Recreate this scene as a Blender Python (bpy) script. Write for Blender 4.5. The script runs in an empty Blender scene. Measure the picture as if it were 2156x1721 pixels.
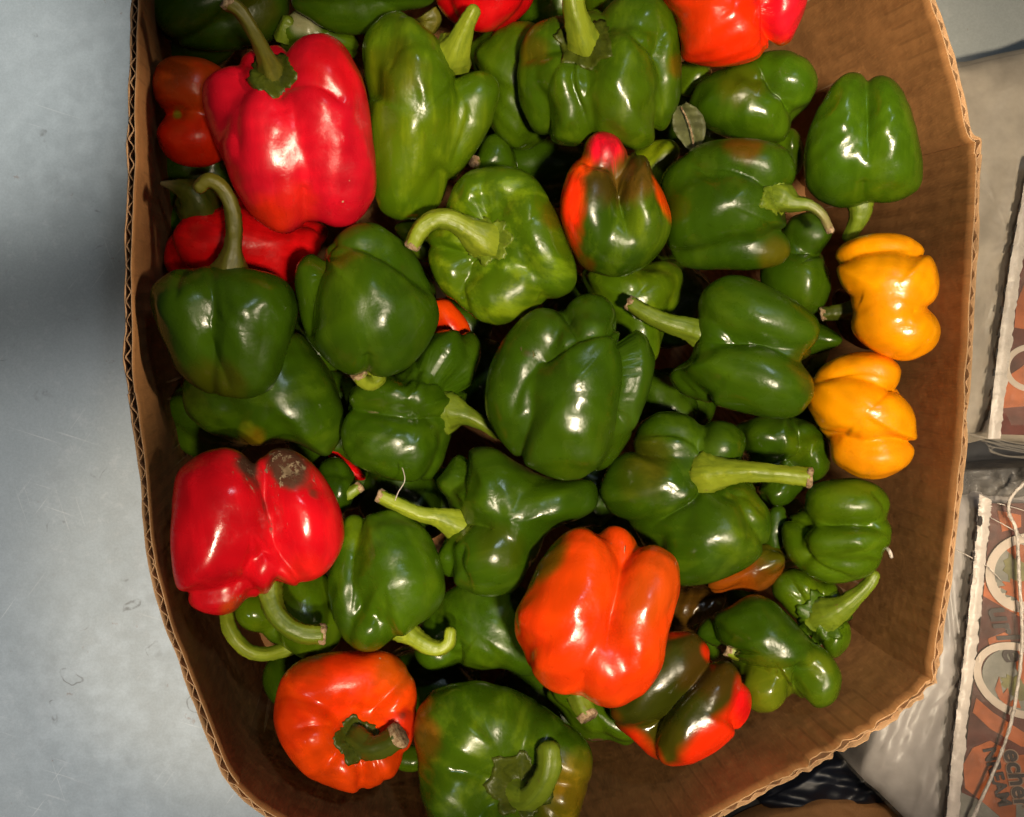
import bpy, bmesh, math, random
import numpy as np
from mathutils import Vector, Matrix

# ------------------------------------------------------------------ camera, world, lamps
SC = bpy.context.scene
COL = SC.collection
S = 0.00026          # metres per drawing unit on the plane z = 0
H = 0.56             # camera height over that plane
CX, CY = 1078.0, 860.5

def at(px, py, z):
    k = S * (H - z) / H
    return Vector(((px - CX) * k, -(py - CY) * k, z))

cam_d = bpy.data.cameras.new('camera')
cam = bpy.data.objects.new('camera', cam_d)
COL.objects.link(cam)
cam.location = (0, 0, H)
cam_d.sensor_fit = 'HORIZONTAL'
cam_d.sensor_width = 36.0
cam_d.lens = 36.0 * H / (2156 * S)
cam_d.clip_start = 0.01
cam_d.clip_end = 50
SC.camera = cam

w = bpy.data.worlds.new('World')
SC.world = w
w.use_nodes = True
bg = w.node_tree.nodes['Background']
bg.inputs['Color'].default_value = (0.75, 0.72, 0.66, 1)
bg.inputs['Strength'].default_value = 0.03

SC.view_settings.view_transform = 'Standard'
SC.view_settings.look = 'None'
SC.view_settings.exposure = 0.08
SC.view_settings.gamma = 1.0

def lamp(name, kind, loc, target, power, color, **kw):
    d = bpy.data.lights.new(name, kind)
    o = bpy.data.objects.new(name, d)
    COL.objects.link(o)
    o.location = loc
    o.rotation_euler = (Vector(target) - Vector(loc)).to_track_quat('-Z', 'Y').to_euler()
    d.energy = power
    d.color = color
    for k, v in kw.items():
        setattr(d, k, v)
    return o

# warm bulb over the lower right of the box, cool light far off at the upper right,
# two added spots pool light on the counter at the left, dark band between
lamp('warm_lamp', 'SPOT', (0.20, -0.15, 1.00), (0.150, 0.040, 0), 47, (1.0, 0.84, 0.60),
     spot_size=math.radians(37), spot_blend=0.50, shadow_soft_size=0.036)
lamp('added_warm_spot_upper', 'SPOT', (0.12, 0.02, 1.05), (-0.082, 0.172, 0), 13, (1.0, 0.84, 0.60),  # added spot, no separate bulb: brightens the large red pepper
     spot_size=math.radians(10.5), spot_blend=0.7, shadow_soft_size=0.03)
lamp('added_warm_spot_lower', 'SPOT', (0.04, -0.26, 1.05), (-0.142, -0.148, 0), 30, (1.0, 0.84, 0.60),  # added spot for the scarred red pepper and the lower left wall
     spot_size=math.radians(17), spot_blend=0.55, shadow_soft_size=0.03)
lamp('added_wall_spot_upper', 'SPOT', (0.46, 0.10, 0.52), (-0.196, 0.140, 0.042), 24, (1.0, 0.82, 0.60),  # added low beam that brightens the upper part of the left wall
     spot_size=math.radians(9), spot_blend=0.8, shadow_soft_size=0.03)
lamp('added_wall_spot_lower', 'SPOT', (0.46, 0.02, 0.52), (-0.198, 0.035, 0.044), 23, (1.0, 0.82, 0.60),  # second added beam, for the left wall further down
     spot_size=math.radians(9), spot_blend=0.8, shadow_soft_size=0.03)
lamp('added_corner_spot', 'SPOT', (0.02, -0.06, 0.98), (0.196, 0.185, 0.0), 50, (1.0, 0.82, 0.58),  # added spot to brighten the upper right cardboard
     spot_size=math.radians(9.5), spot_blend=0.8, shadow_soft_size=0.03)
lamp('added_pack_spot', 'SPOT', (0.36, -0.02, 1.05), (0.335, -0.16, -0.1), 25, (1.0, 0.82, 0.62),  # added spot to brighten the wrapped packs
     spot_size=math.radians(20), spot_blend=0.6, shadow_soft_size=0.04)
lamp('cool_lamp', 'AREA', (0.42, 0.60, 1.35), (0, 0, 0), 1.7, (0.70, 0.85, 1.0), shape='DISK', size=0.08)
lamp('added_counter_spot_cool', 'SPOT', (-0.62, 0.42, 1.0), (-0.425, 0.262, -0.178), 44, (0.95, 0.98, 0.96),  # added spot whose soft edge leaves the counter's dark band
     spot_size=math.radians(17.5), spot_blend=0.75, shadow_soft_size=0.06)
lamp('added_counter_spot_neutral', 'SPOT', (-0.62, -0.46, 1.0), (-0.33, -0.215, -0.178), 32, (0.98, 1.0, 1.0),  # added spot for the counter below the dark band
     spot_size=math.radians(26), spot_blend=0.45, shadow_soft_size=0.05)

# ------------------------------------------------------------------ helpers
def tag(o, label=None, cat=None, group=None, kind=None):
    if label: o['label'] = label
    if cat: o['category'] = cat
    if group: o['group'] = group
    if kind: o['kind'] = kind
    return o

def empty(name, loc):
    o = bpy.data.objects.new(name, None)
    o.empty_display_size = 0.01
    COL.objects.link(o)
    o.location = loc
    return o

def mesh_obj(name, verts, faces, mat, parent=None, smooth=True, loc=None):
    me = bpy.data.meshes.new(name)
    me.from_pydata([tuple(v) for v in verts], [], [tuple(f) for f in faces])
    me.update()
    if smooth:
        me.polygons.foreach_set('use_smooth', [True] * len(me.polygons))
    if mat: me.materials.append(mat)
    o = bpy.data.objects.new(name, me)
    COL.objects.link(o)
    if parent: o.parent = parent
    if loc is not None: o.location = loc
    return o

def catmull(pts, n, closed=False):
    P = np.array(pts, float)
    m = len(P)
    out = []
    rng = range(m) if closed else range(m - 1)
    for i in rng:
        if closed:
            p0, p1, p2, p3 = P[(i - 1) % m], P[i], P[(i + 1) % m], P[(i + 2) % m]
        else:
            p1, p2 = P[i], P[i + 1]
            p0 = P[i - 1] if i > 0 else 2 * p1 - p2
            p3 = P[i + 2] if i + 2 < m else 2 * p2 - p1
        for t in np.linspace(0, 1, n, endpoint=False):
            out.append(0.5 * ((2 * p1) + (-p0 + p2) * t + (2 * p0 - 5 * p1 + 4 * p2 - p3) * t * t
                              + (-p0 + 3 * p1 - 3 * p2 + p3) * t ** 3))
    if not closed: out.append(P[-1])
    return np.array(out)

# ------------------------------------------------------------------ materials
class NT:
    def __init__(self, name):
        self.m = bpy.data.materials.new(name)
        self.m.use_nodes = True
        self.t = self.m.node_tree
        self.b = self.t.nodes['Principled BSDF']
    def n(self, typ, **kw):
        nd = self.t.nodes.new(typ)
        for k, v in kw.items():
            if k in nd.inputs.keys() if isinstance(k, str) else False:
                nd.inputs[k].default_value = v
            else:
                setattr(nd, k, v)
        return nd
    def l(self, a, b):
        self.t.links.new(a, b)
    def math(self, op, a, b=None, clamp=False):
        nd = self.t.nodes.new('ShaderNodeMath'); nd.operation = op; nd.use_clamp = clamp
        for i, x in enumerate((a, b)):
            if x is None: continue
            if isinstance(x, (int, float)): nd.inputs[i].default_value = x
            else: self.l(x, nd.inputs[i])
        return nd.outputs[0]
    def noise(self, vec, scale, detail=3, rough=0.55):
        nd = self.t.nodes.new('ShaderNodeTexNoise')
        nd.inputs['Scale'].default_value = scale
        nd.inputs['Detail'].default_value = detail
        nd.inputs['Roughness'].default_value = rough
        if vec is not None: self.l(vec, nd.inputs['Vector'])
        return nd.outputs['Fac']
    def ramp(self, fac, a, b, ca=0.0, cb=1.0):
        nd = self.t.nodes.new('ShaderNodeMapRange')
        nd.interpolation_type = 'SMOOTHSTEP'
        self.l(fac, nd.inputs['Value'])
        for k, v in zip(('From Min', 'From Max', 'To Min', 'To Max'), (a, b, ca, cb)):
            nd.inputs[k].default_value = v
        return nd.outputs['Result']
    def mix(self, fac, a, b, blend='MIX'):
        nd = self.t.nodes.new('ShaderNodeMix'); nd.data_type = 'RGBA'; nd.blend_type = blend
        for sock, x in ((nd.inputs['Factor'], fac), (nd.inputs[6], a), (nd.inputs[7], b)):
            if isinstance(x, (int, float)): sock.default_value = x
            elif isinstance(x, tuple): sock.default_value = (*x, 1) if len(x) == 3 else x
            else: self.l(x, sock)
        return nd.outputs[2]
    def attr(self, name, out='Color'):
        nd = self.t.nodes.new('ShaderNodeAttribute'); nd.attribute_name = name
        return nd.outputs[out]
    def bump(self, height, strength, dist, prev=None):
        nd = self.t.nodes.new('ShaderNodeBump')
        nd.inputs['Strength'].default_value = strength
        nd.inputs['Distance'].default_value = dist
        self.l(height, nd.inputs['Height'])
        if prev is not None: self.l(prev, nd.inputs['Normal'])
        return nd.outputs['Normal']
    def coord(self, which='Object'):
        return self.t.nodes.new('ShaderNodeTexCoord').outputs[which]

def skin_material():
    k = NT('pepper_skin')
    tint = k.attr('tint')
    axc = k.attr('axc', 'Vector')
    scar = k.attr('scar', 'Fac')
    strk = k.attr('streak', 'Fac')
    # axc is stretched along the fruit, so this noise runs as streaks from stem to tip
    n1 = k.noise(axc, 90, 4, 0.6)
    n2 = k.noise(axc, 28, 2, 0.5)
    lightf = k.math('MULTIPLY', k.ramp(n1, 0.45, 0.68), strk)
    c = k.mix(lightf, tint, k.mix(1.0, tint, (2.7, 2.1, 2.6), 'MULTIPLY'))
    c = k.mix(k.ramp(n2, 0.35, 0.7, 0.0, 0.35), c, k.mix(1.0, c, (1.45, 1.25, 1.0), 'MULTIPLY'))
    obj = k.coord('Object')
    # tiny pale specks (lenticels, grit)
    v = k.n('ShaderNodeTexVoronoi'); v.inputs['Scale'].default_value = 62
    k.l(obj, v.inputs['Vector'])
    speck = k.math('MULTIPLY', k.ramp(v.outputs['Distance'], 0.045, 0.02), k.ramp(k.noise(obj, 21, 1), 0.48, 0.56))
    c = k.mix(k.math('MULTIPLY', speck, 0.7), c, (0.5, 0.5, 0.3))
    # corky scars
    ns = k.noise(obj, 230, 6, 0.75)
    ns2 = k.noise(obj, 95, 3, 0.6)
    sm = k.math('MULTIPLY', scar, 1.0)
    dark = k.ramp(k.math('ADD', sm, k.math('MULTIPLY', ns2, 0.5)), 0.48, 0.95)
    c = k.mix(dark, c, (0.10, 0.035, 0.018))
    cork = k.ramp(k.math('ADD', k.math('MULTIPLY', sm, 0.40), k.math('MULTIPLY', k.noise(obj, 150, 6, 0.8), 0.95)), 0.83, 0.87)
    crack = k.math('MULTIPLY', k.ramp(k.noise(axc, 330, 4, 0.7), 0.57, 0.62), k.ramp(k.noise(obj, 170, 3), 0.45, 0.55))
    cork = k.math('MAXIMUM', cork, k.math('MULTIPLY', crack, k.ramp(sm, 0.10, 0.30)))
    cork = k.math('MULTIPLY', cork, k.ramp(sm, 0.08, 0.3))
    c = k.mix(cork, c, k.mix(k.ramp(ns2, 0.4, 0.6), (0.17, 0.11, 0.06), (0.38, 0.28, 0.17)))
    k.l(c, k.b.inputs['Base Color'])
    nr = k.noise(obj, 140, 4, 0.6)
    nr2 = k.noise(axc, 45, 3, 0.6)
    bloom = k.ramp(k.noise(obj, 36, 4, 0.65), 0.42, 0.66)
    r = k.math('ADD', k.math('MULTIPLY', nr, 0.14), k.math('MULTIPLY', k.ramp(nr2, 0.35, 0.7), 0.12))
    r = k.math('ADD', r, k.math('MULTIPLY', bloom, 0.16))
    r = k.math('ADD', r, 0.10)
    r = k.math('ADD', r, k.math('MULTIPLY', dark, 0.35), True)
    k.l(r, k.b.inputs['Roughness'])
    k.b.inputs['Specular IOR Level'].default_value = 0.42
    k.b.inputs['Coat Weight'].default_value = 0.0
    k.b.inputs['Coat Roughness'].default_value = 0.12
    b = k.bump(k.noise(obj, 620, 3, 0.6), 0.16, 0.0004)
    b = k.bump(k.math('MULTIPLY', k.noise(obj, 230, 3, 0.6), bloom), 0.40, 0.0006, b)
    b = k.bump(k.noise(axc, 110, 3, 0.5), 0.16, 0.0007, b)
    b = k.bump(k.math('ADD', k.math('MULTIPLY', cork, 1.0), k.math('MULTIPLY', dark, ns)), 0.6, 0.0008, b)
    k.l(b, k.b.inputs['Normal'])
    return k.m

def stem_material():
    k = NT('stem_green')
    tint = k.attr('tint')
    axc = k.attr('axc', 'Vector')
    n1 = k.noise(axc, 260, 4, 0.6)
    obj = k.coord('Object')
    n2 = k.noise(obj, 160, 4, 0.65)
    c = k.mix(k.ramp(n1, 0.4, 0.68, 0, 0.7), tint, k.mix(1.0, tint, (0.5, 0.58, 0.6), 'MULTIPLY'))
    c = k.mix(k.ramp(n2, 0.55, 0.75, 0, 0.5), c, k.mix(1.0, tint, (1.5, 1.35, 1.6), 'MULTIPLY'))
    c = k.mix(k.ramp(k.noise(obj, 320, 3), 0.68, 0.74, 0, 0.6), c, (0.16, 0.11, 0.04))
    k.l(c, k.b.inputs['Base Color'])
    k.b.inputs['Roughness'].default_value = 0.42
    b = k.bump(k.noise(axc, 420, 3, 0.6), 0.55, 0.0006)
    b = k.bump(n2, 0.25, 0.001, b)
    k.l(b, k.b.inputs['Normal'])
    return k.m

def tip_material():
    k = NT('stem_cut_wood')
    obj = k.coord('Object')
    n = k.noise(obj, 420, 5, 0.7)
    c = k.mix(k.ramp(n, 0.35, 0.65), (0.20, 0.11, 0.05), (0.55, 0.40, 0.24))
    k.l(c, k.b.inputs['Base Color'])
    k.b.inputs['Roughness'].default_value = 0.8
    k.l(k.bump(n, 0.8, 0.001), k.b.inputs['Normal'])
    return k.m

def cardboard(name, base, flute=False):
    k = NT(name)
    obj = k.coord('Object')
    n = k.noise(obj, 38, 5, 0.6)
    mp = k.n('ShaderNodeMapping'); mp.inputs['Scale'].default_value = (900, 900, 40)
    k.l(obj, mp.inputs['Vector'])
    fib = k.noise(mp.outputs['Vector'], 1.0, 3, 0.6)
    d = tuple(x * 0.72 for x in base); li = tuple(min(1, x * 1.25) for x in base)
    c = k.mix(k.ramp(n, 0.35, 0.68), d, base)
    c = k.mix(k.ramp(fib, 0.45, 0.8, 0, 0.45), c, li)
    c = k.mix(k.ramp(k.noise(obj, 14, 3), 0.56, 0.72, 0, 0.5), c, tuple(x * 0.5 for x in base))
    prev = k.bump(fib, 0.25, 0.0006)
    prev = k.bump(k.noise(obj, 60, 4), 0.3, 0.002, prev)
    if flute:
        uv = k.n('ShaderNodeUVMap'); uv.uv_map = 'uv'
        sep = k.n('ShaderNodeSeparateXYZ'); k.l(uv.outputs['UV'], sep.inputs[0])
        # the flutes press through the liner as faint creases, stronger in places
        ph = k.math('ADD', sep.outputs[0], k.math('MULTIPLY', k.noise(obj, 14, 3), 0.0030))
        wv = k.math('SINE', k.math('MULTIPLY', ph, 2 * math.pi / 0.0094))
        wv = k.math('MULTIPLY', wv, k.ramp(k.noise(obj, 22, 3), 0.34, 0.62))
        prev = k.bump(wv, 0.35, 0.0009, prev)
        ln = k.ramp(wv, -0.80, -0.97, 0.0, 0.50)
        c = k.mix(ln, c, tuple(x * 0.55 for x in base))
    k.l(c, k.b.inputs['Base Color'])
    k.b.inputs['Roughness'].default_value = 0.72
    k.b.inputs['Specular IOR Level'].default_value = 0.25
    k.l(prev, k.b.inputs['Normal'])
    return k.m

def counter_material():
    k = NT('worn_grey_steel')
    obj = k.coord('Object')
    n = k.noise(obj, 11, 6, 0.6)
    n2 = k.noise(obj, 75, 5, 0.65)
    c = k.mix(k.ramp(n, 0.30, 0.72), (0.355, 0.378, 0.375), (0.40, 0.42, 0.415))
    c = k.mix(k.ramp(n2, 0.55, 0.75, 0, 0.2), c, (0.50, 0.51, 0.50))
    # fine crossing scratches
    for rot, sc in ((0.3, (12, 420, 1)), (1.25, (9, 500, 1)), (2.2, (15, 380, 1))):
        m0 = k.n('ShaderNodeMapping'); m0.inputs['Rotation'].default_value = (0, 0, rot); k.l(obj, m0.inputs['Vector'])
        mp = k.n('ShaderNodeMapping'); mp.inputs['Scale'].default_value = sc
        k.l(m0.outputs['Vector'], mp.inputs['Vector'])
        s = k.math('MULTIPLY', k.ramp(k.noise(mp.outputs['Vector'], 1.0, 2), 0.66, 0.72), k.ramp(k.noise(obj, 16, 2), 0.5, 0.65))
        c = k.mix(k.math('MULTIPLY', s, 0.5), c, (0.62, 0.61, 0.58))
    # dried water rings and dark specks
    v = k.n('ShaderNodeTexVoronoi'); v.inputs['Scale'].default_value = 26
    wob = k.n('ShaderNodeVectorMath'); wob.operation = 'ADD'
    nv = k.n('ShaderNodeTexNoise'); nv.inputs['Scale'].default_value = 45
    k.l(obj, nv.inputs['Vector'])
    sc_ = k.n('ShaderNodeVectorMath'); sc_.operation = 'SCALE'; sc_.inputs['Scale'].default_value = 0.028
    k.l(nv.outputs['Color'], sc_.inputs[0]); k.l(obj, wob.inputs[0]); k.l(sc_.outputs[0], wob.inputs[1])
    k.l(wob.outputs[0], v.inputs['Vector'])
    d = v.outputs['Distance']
    sp = k.math('MULTIPLY', k.ramp(d, 0.10, 0.05), k.ramp(k.noise(obj, 33, 1), 0.52, 0.60))
    c = k.mix(k.math('MULTIPLY', sp, 0.75), c, (0.10, 0.085, 0.07))
    ring = k.math('MULTIPLY', k.ramp(d, 0.20, 0.215), k.ramp(d, 0.245, 0.23))
    ring = k.math('MULTIPLY', ring, k.ramp(k.noise(obj, 21, 2), 0.50, 0.57))
    c = k.mix(k.math('MULTIPLY', k.math('MULTIPLY', ring, k.ramp(n2, 0.40, 0.60)), 0.7), c, (0.15, 0.14, 0.125))
    rust = k.ramp(k.noise(obj, 64, 5, 0.7), 0.66, 0.74)
    c = k.mix(k.math('MULTIPLY', rust, 0.5), c, (0.22, 0.13, 0.08))
    c = k.mix(k.ramp(k.noise(obj, 700, 3, 0.7), 0.35, 0.65, 0, 0.5), c, k.mix(1.0, c, (0.80, 0.80, 0.79), 'MULTIPLY'))
    scuff = k.ramp(k.noise(obj, 120, 6, 0.75), 0.52, 0.70, 0, 0.30)
    c = k.mix(k.math('MULTIPLY', scuff, k.ramp(k.noise(obj, 7, 2), 0.40, 0.62)), c, (0.56, 0.55, 0.53))
    c = k.mix(k.ramp(k.noise(obj, 26, 5, 0.65), 0.56, 0.74, 0, 0.28), c, (0.25, 0.255, 0.25))
    k.l(c, k.b.inputs['Base Color'])
    k.b.inputs['Metallic'].default_value = 0.10
    k.l(k.ramp(n2, 0.3, 0.7, 0.46, 0.54), k.b.inputs['Roughness'])
    k.l(k.bump(n2, 0.05, 0.001), k.b.inputs['Normal'])
    return k.m

def plain(name, col, rough=0.6, bump=0.0, scale=80, metal=0.0, spec=0.5, var=0.25, trans=0.0):
    k = NT(name)
    obj = k.coord('Object')
    n = k.noise(obj, scale, 4, 0.6)
    c = k.mix(k.ramp(n, 0.3, 0.7), tuple(x * (1 - var) for x in col), tuple(min(1, x * (1 + var)) for x in col))
    k.l(c, k.b.inputs['Base Color'])
    k.b.inputs['Roughness'].default_value = rough
    k.b.inputs['Metallic'].default_value = metal
    k.b.inputs['Specular IOR Level'].default_value = spec
    if trans: k.b.inputs['Transmission Weight'].default_value = trans
    if bump: k.l(k.bump(n, bump, 0.003), k.b.inputs['Normal'])
    return k.m

def film_material(name, col, alpha):
    k = NT(name)
    obj = k.coord('Object')
    mp = k.n('ShaderNodeMapping'); mp.inputs['Scale'].default_value = (1, 3.2, 1); mp.inputs['Rotation'].default_value = (0, 0, 0.5)
    k.l(obj, mp.inputs['Vector'])
    n = k.noise(mp.outputs['Vector'], 42, 5, 0.6)
    n2 = k.noise(mp.outputs['Vector'], 12, 4, 0.6)
    c = k.mix(k.ramp(n2, 0.35, 0.7), tuple(x * 0.75 for x in col), col)
    k.l(c, k.b.inputs['Base Color'])
    k.b.inputs['Roughness'].default_value = 0.22
    k.l(k.ramp(n2, 0.3, 0.7, alpha * 0.8, min(1, alpha * 1.15)), k.b.inputs['Alpha'])
    b = k.bump(n, 0.5, 0.006)
    b = k.bump(k.noise(mp.outputs['Vector'], 140, 3), 0.3, 0.002, b)
    k.l(b, k.b.inputs['Normal'])
    return k.m

M_SKIN = skin_material()
M_STEM = stem_material()
M_TIP = tip_material()
M_CARD = cardboard('cardboard_liner', (0.375, 0.178, 0.064), True)
M_EDGE = cardboard('cardboard_edge', (0.56, 0.34, 0.18))
M_FLUTE = cardboard('cardboard_flute', (0.54, 0.33, 0.18))
M_COUNTER = counter_material()
# ------------------------------------------------------------------ the counter
ZC = -0.178
def sheet(name, pts, z, mat, parent=None):
    return mesh_obj(name, [at(x, y, z) if len((x, y)) == 2 else None for x, y in pts], [tuple(range(len(pts)))], mat, parent, False)

cnt = mesh_obj('metal_counter', [(-1.2, -1.2, ZC), (1.2, -1.2, ZC), (1.2, 1.2, ZC), (-1.2, 1.2, ZC)], [(0, 1, 2, 3)], M_COUNTER, None, False)
tag(cnt, kind='structure')

# ------------------------------------------------------------------ the cardboard box
ZR, ZB = 0.030, -0.170
NX, NY = 740.0, 640.0            # where the upright edges of the box run together
RIM = [
    [(277, -130), (275, 0), (271, 150), (267, 300), (269, 340), (265, 430), (261, 560), (262, 680), (261, 760), (268, 830)],
    [(268, 830), (279, 900), (290, 980), (299, 1080), (304, 1140), (310, 1190)],
    [(310, 1190), (330, 1268), (345, 1320), (364, 1372), (395, 1450), (430, 1540), (462, 1622), (486, 1662)],
    [(486, 1662), (545, 1713), (640, 1765), (780, 1800), (1000, 1815), (1250, 1810), (1420, 1772), (1525, 1719)],
    [(1525, 1719), (1620, 1667), (1720, 1612), (1800, 1568), (1870, 1523), (1925, 1482), (1972, 1440)],
    [(1972, 1440), (1980, 1385), (1993, 1300), (2006, 1210), (2014, 1140), (2027, 1020), (2037, 920), (2045, 800), (2052, 680), (2058, 560), (2063, 430), (2067, 325)],
    [(2067, 325), (2067, 292), (2049, 276), (2032, 205), (2012, 125), (1987, 42), (1972, 0), (1935, -130)],
    [(1935, -130), (1500, -190), (800, -190), (277, -130)],
]
box = empty('cardboard_box', at(1100, 860, ZB))
tag(box, 'brown corrugated cardboard box with cut open rim, full of bell peppers', 'cardboard box')
BL = Vector(box.location)
TH = 0.0042
rng = np.random.RandomState(5)
def smooth_noise(n, step, amp):
    m = int(n / step) + 4
    v = rng.normal(size=m) * amp
    x = np.arange(n) / step
    i = x.astype(int); u = x - i; u = u * u * (3 - 2 * u)
    return v[i] * (1 - u) + v[i + 1] * u
def panel(pts, nm):
    TH = 0.0042 if nm < 3 else 0.0033      # the right side is crushed flatter
    P = catmull([(x, y) for x, y in pts], 60)
    W = np.array([list(at(x, y, ZR)) for x, y in P])
    s = np.concatenate([[0], np.cumsum(np.linalg.norm(np.diff(W[:, :2], axis=0), axis=1))])
    n = int(s[-1] / 0.0011)
    ss = np.linspace(0, s[-1], n)
    top = np.column_stack([np.interp(ss, s, W[:, k]) for k in range(3)])
    px = np.column_stack([np.interp(ss, s, P[:, k]) for k in range(2)])
    f = (H - ZR) / (H - ZB)
    bot = np.array([list(at(x + (1 - f) * (NX - x), y + (1 - f) * (NY - y), ZB)) for x, y in px])
    tn = np.gradient(top[:, :2], axis=0); tn /= np.linalg.norm(tn, axis=1)[:, None]
    nin = np.column_stack([-tn[:, 1], tn[:, 0]])      # the rim runs counter-clockwise as seen: inward is to the left
    cen = top[:, :2].mean(0)
    if np.dot(nin[n // 2], np.array([at(NX + 350, NY + 250, 0)[0], at(NX + 350, NY + 250, 0)[1]]) - top[n // 2, :2]) < 0: nin = -nin
    rag = np.clip((px[:, 0] - 1500) / 300, 0, 1) * np.clip((px[:, 1] - 1300) / 150, 0, 1)   # frayed lower right corner
    rows = 9
    def surf(off, zj, wob, fn=None):
        G = []
        for r in range(rows):
            t = (r / (rows - 1)) ** 1.6
            p = top * (1 - t) + bot * t
            o = off + wob * max(0, 1 - 6 * t) if fn is None else fn
            if fn is not None: o = fn
            bow = 0.0016 * np.sin(ss * 21 + r * 0.8) * t
            q = p.copy()
            q[:, :2] += nin * (o + bow)[:, None]
            q[:, 2] += zj * max(0, 1 - 4 * t)
            G.append(q)
        return np.array(G)
    def liner(name, o0, o1, zj, wob, parent, mats):
        A = surf(np.full(n, o0), zj, wob); B = surf(np.full(n, o1), zj, wob)
        V = np.vstack([A.reshape(-1, 3), B.reshape(-1, 3)]) - np.array(BL)
        F = []; mi = []
        nA = rows * n
        for r in range(rows - 1):
            for i in range(n - 1):
                a, b, c, d = r * n + i, r * n + i + 1, (r + 1) * n + i + 1, (r + 1) * n + i
                F.append((a, b, c, d)); mi.append(0)
                F.append((nA + a, nA + d, nA + c, nA + b)); mi.append(0)
        for i in range(n - 1):
            F.append((i, nA + i, nA + i + 1, i + 1)); mi.append(1)
        o = mesh_obj(name, V, F, mats[0], parent, True)
        o.data.materials.append(mats[1])
        o.data.polygons.foreach_set('material_index', mi)
        uv = o.data.uv_layers.new(name='uv')
        u = np.tile(np.tile(ss, rows), 2); vv = np.tile(np.repeat(np.linspace(0, 0.2, rows), n), 2)
        li = np.zeros(len(o.data.loops), int); o.data.loops.foreach_get('vertex_index', li)
        uv.data.foreach_set('uv', np.column_stack([u[li], vv[li]]).ravel())
        return o
    zj_in = smooth_noise(n, 9, 0.0003) + smooth_noise(n, 3, 0.0014) * rag
    zj_out = smooth_noise(n, 7, 0.0004) + smooth_noise(n, 3, 0.0018) * rag
    wob_in = smooth_noise(n, 16, 0.00025) + smooth_noise(n, 5, 0.0007) * rag
    wob_out = smooth_noise(n, 14, 0.0003) + smooth_noise(n, 4, 0.0009) * rag
    side = liner('side_panel', TH - 0.0006, TH, zj_in, wob_in, box, (M_CARD, M_EDGE))
    liner('outer_liner', 0.0, 0.00055, zj_out - 0.0004, wob_out, side, (M_EDGE, M_EDGE))
    # the fluting: a wavy sheet between the two liners
    ph = np.cumsum(1 + smooth_noise(n, 20, 0.10)) * (ss[1] - ss[0]) * 2 * math.pi / 0.0094
    am = (TH - 0.0014) / 2 * np.clip(1 + smooth_noise(n, 12, 0.08), 0.6, 1.06) * (1 - 0.3 * rag)
    wv = np.arcsin(0.97 * np.sin(ph)) / 1.33
    o = TH / 2 + am * wv + smooth_noise(n, 5, 0.00012)
    A = surf(None, smooth_noise(n, 5, 0.0003) - 0.0004, 0, o - 0.00024); B = surf(None, np.zeros(n) - 0.0004, 0, o + 0.00024)
    A = A[[0, 2, 4, 8]]; B = B[[0, 2, 4, 8]]
    V = np.vstack([A.reshape(-1, 3), B.reshape(-1, 3)]) - np.array(BL)
    F = []
    nA = 4 * n
    for r in range(3):
        for i in range(n - 1):
            a, b, c, d = r * n + i, r * n + i + 1, (r + 1) * n + i + 1, (r + 1) * n + i
            F.append((a, b, c, d)); F.append((nA + a, nA + d, nA + c, nA + b))
    for i in range(n - 1): F.append((i, nA + i, nA + i + 1, i + 1))
    mesh_obj('fluting', V, F, M_FLUTE, side, False)
    return bot
floor_pts = []
for i, pts in enumerate(RIM):
    b = panel(pts, i)
    floor_pts += [tuple(p) for p in b[::12]]
fl = [Vector(p) - BL for p in floor_pts]
fl = [Vector((p.x, p.y, 0.001)) for p in fl]
bm = mesh_obj('bottom_panel', fl, [tuple(range(len(fl)))], M_CARD, box, False)
bm.data.uv_layers.new(name='uv')

# ------------------------------------------------------------------ plastic wrapped packs on the right
M_WHITE = plain('white_plastic', (0.60, 0.53, 0.47), 0.35, 0.5, 110, var=0.12)
M_INNER = plain('pale_pack', (0.42, 0.36, 0.29), 0.5, 0.4, 30, var=0.2)
M_INNER2 = plain('grey_pack', (0.36, 0.33, 0.315), 0.4, 0.5, 26, var=0.18)
M_FILM = film_material('clear_film', (0.60, 0.54, 0.46), 0.12)
M_FILM2 = film_material('grey_film', (0.20, 0.19, 0.18), 0.75)
M_SLIT = plain('dark_slit', (0.03, 0.022, 0.018), 0.7)
M_SHADE = plain('shade_black', (0.008, 0.009, 0.013), 0.4, 0.2, 22)  # black that stands for shade between the packs
M_BLUE = plain('blue_black_plastic', (0.004, 0.006, 0.013), 0.45, 0.3, 18)
M_MAROON = plain('maroon_print', (0.105, 0.030, 0.022), 0.35, 0.15, 45, var=0.45)
M_ORANGE = plain('orange_print', (0.44, 0.115, 0.035), 0.35, 0.15, 50, var=0.3)
M_RING = plain('cream_print', (0.60, 0.50, 0.41), 0.4, 0.1, 60, var=0.1)
M_GREYP = plain('grey_print', (0.24, 0.235, 0.20), 0.4, 0.1, 60, var=0.25)
M_OLIVE = plain('olive_print', (0.20, 0.19, 0.075), 0.4, 0.1, 60, var=0.3)
M_LETTER = plain('charcoal_print', (0.050, 0.040, 0.040), 0.4, 0.0, 60, var=0.2)
M_OUTL = plain('pale_outline_print', (0.36, 0.23, 0.16), 0.4, 0.0, 60, var=0.2)
M_CORD = plain('clear_cord', (0.62, 0.55, 0.48), 0.25, 0.6, 260, var=0.25)

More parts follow.
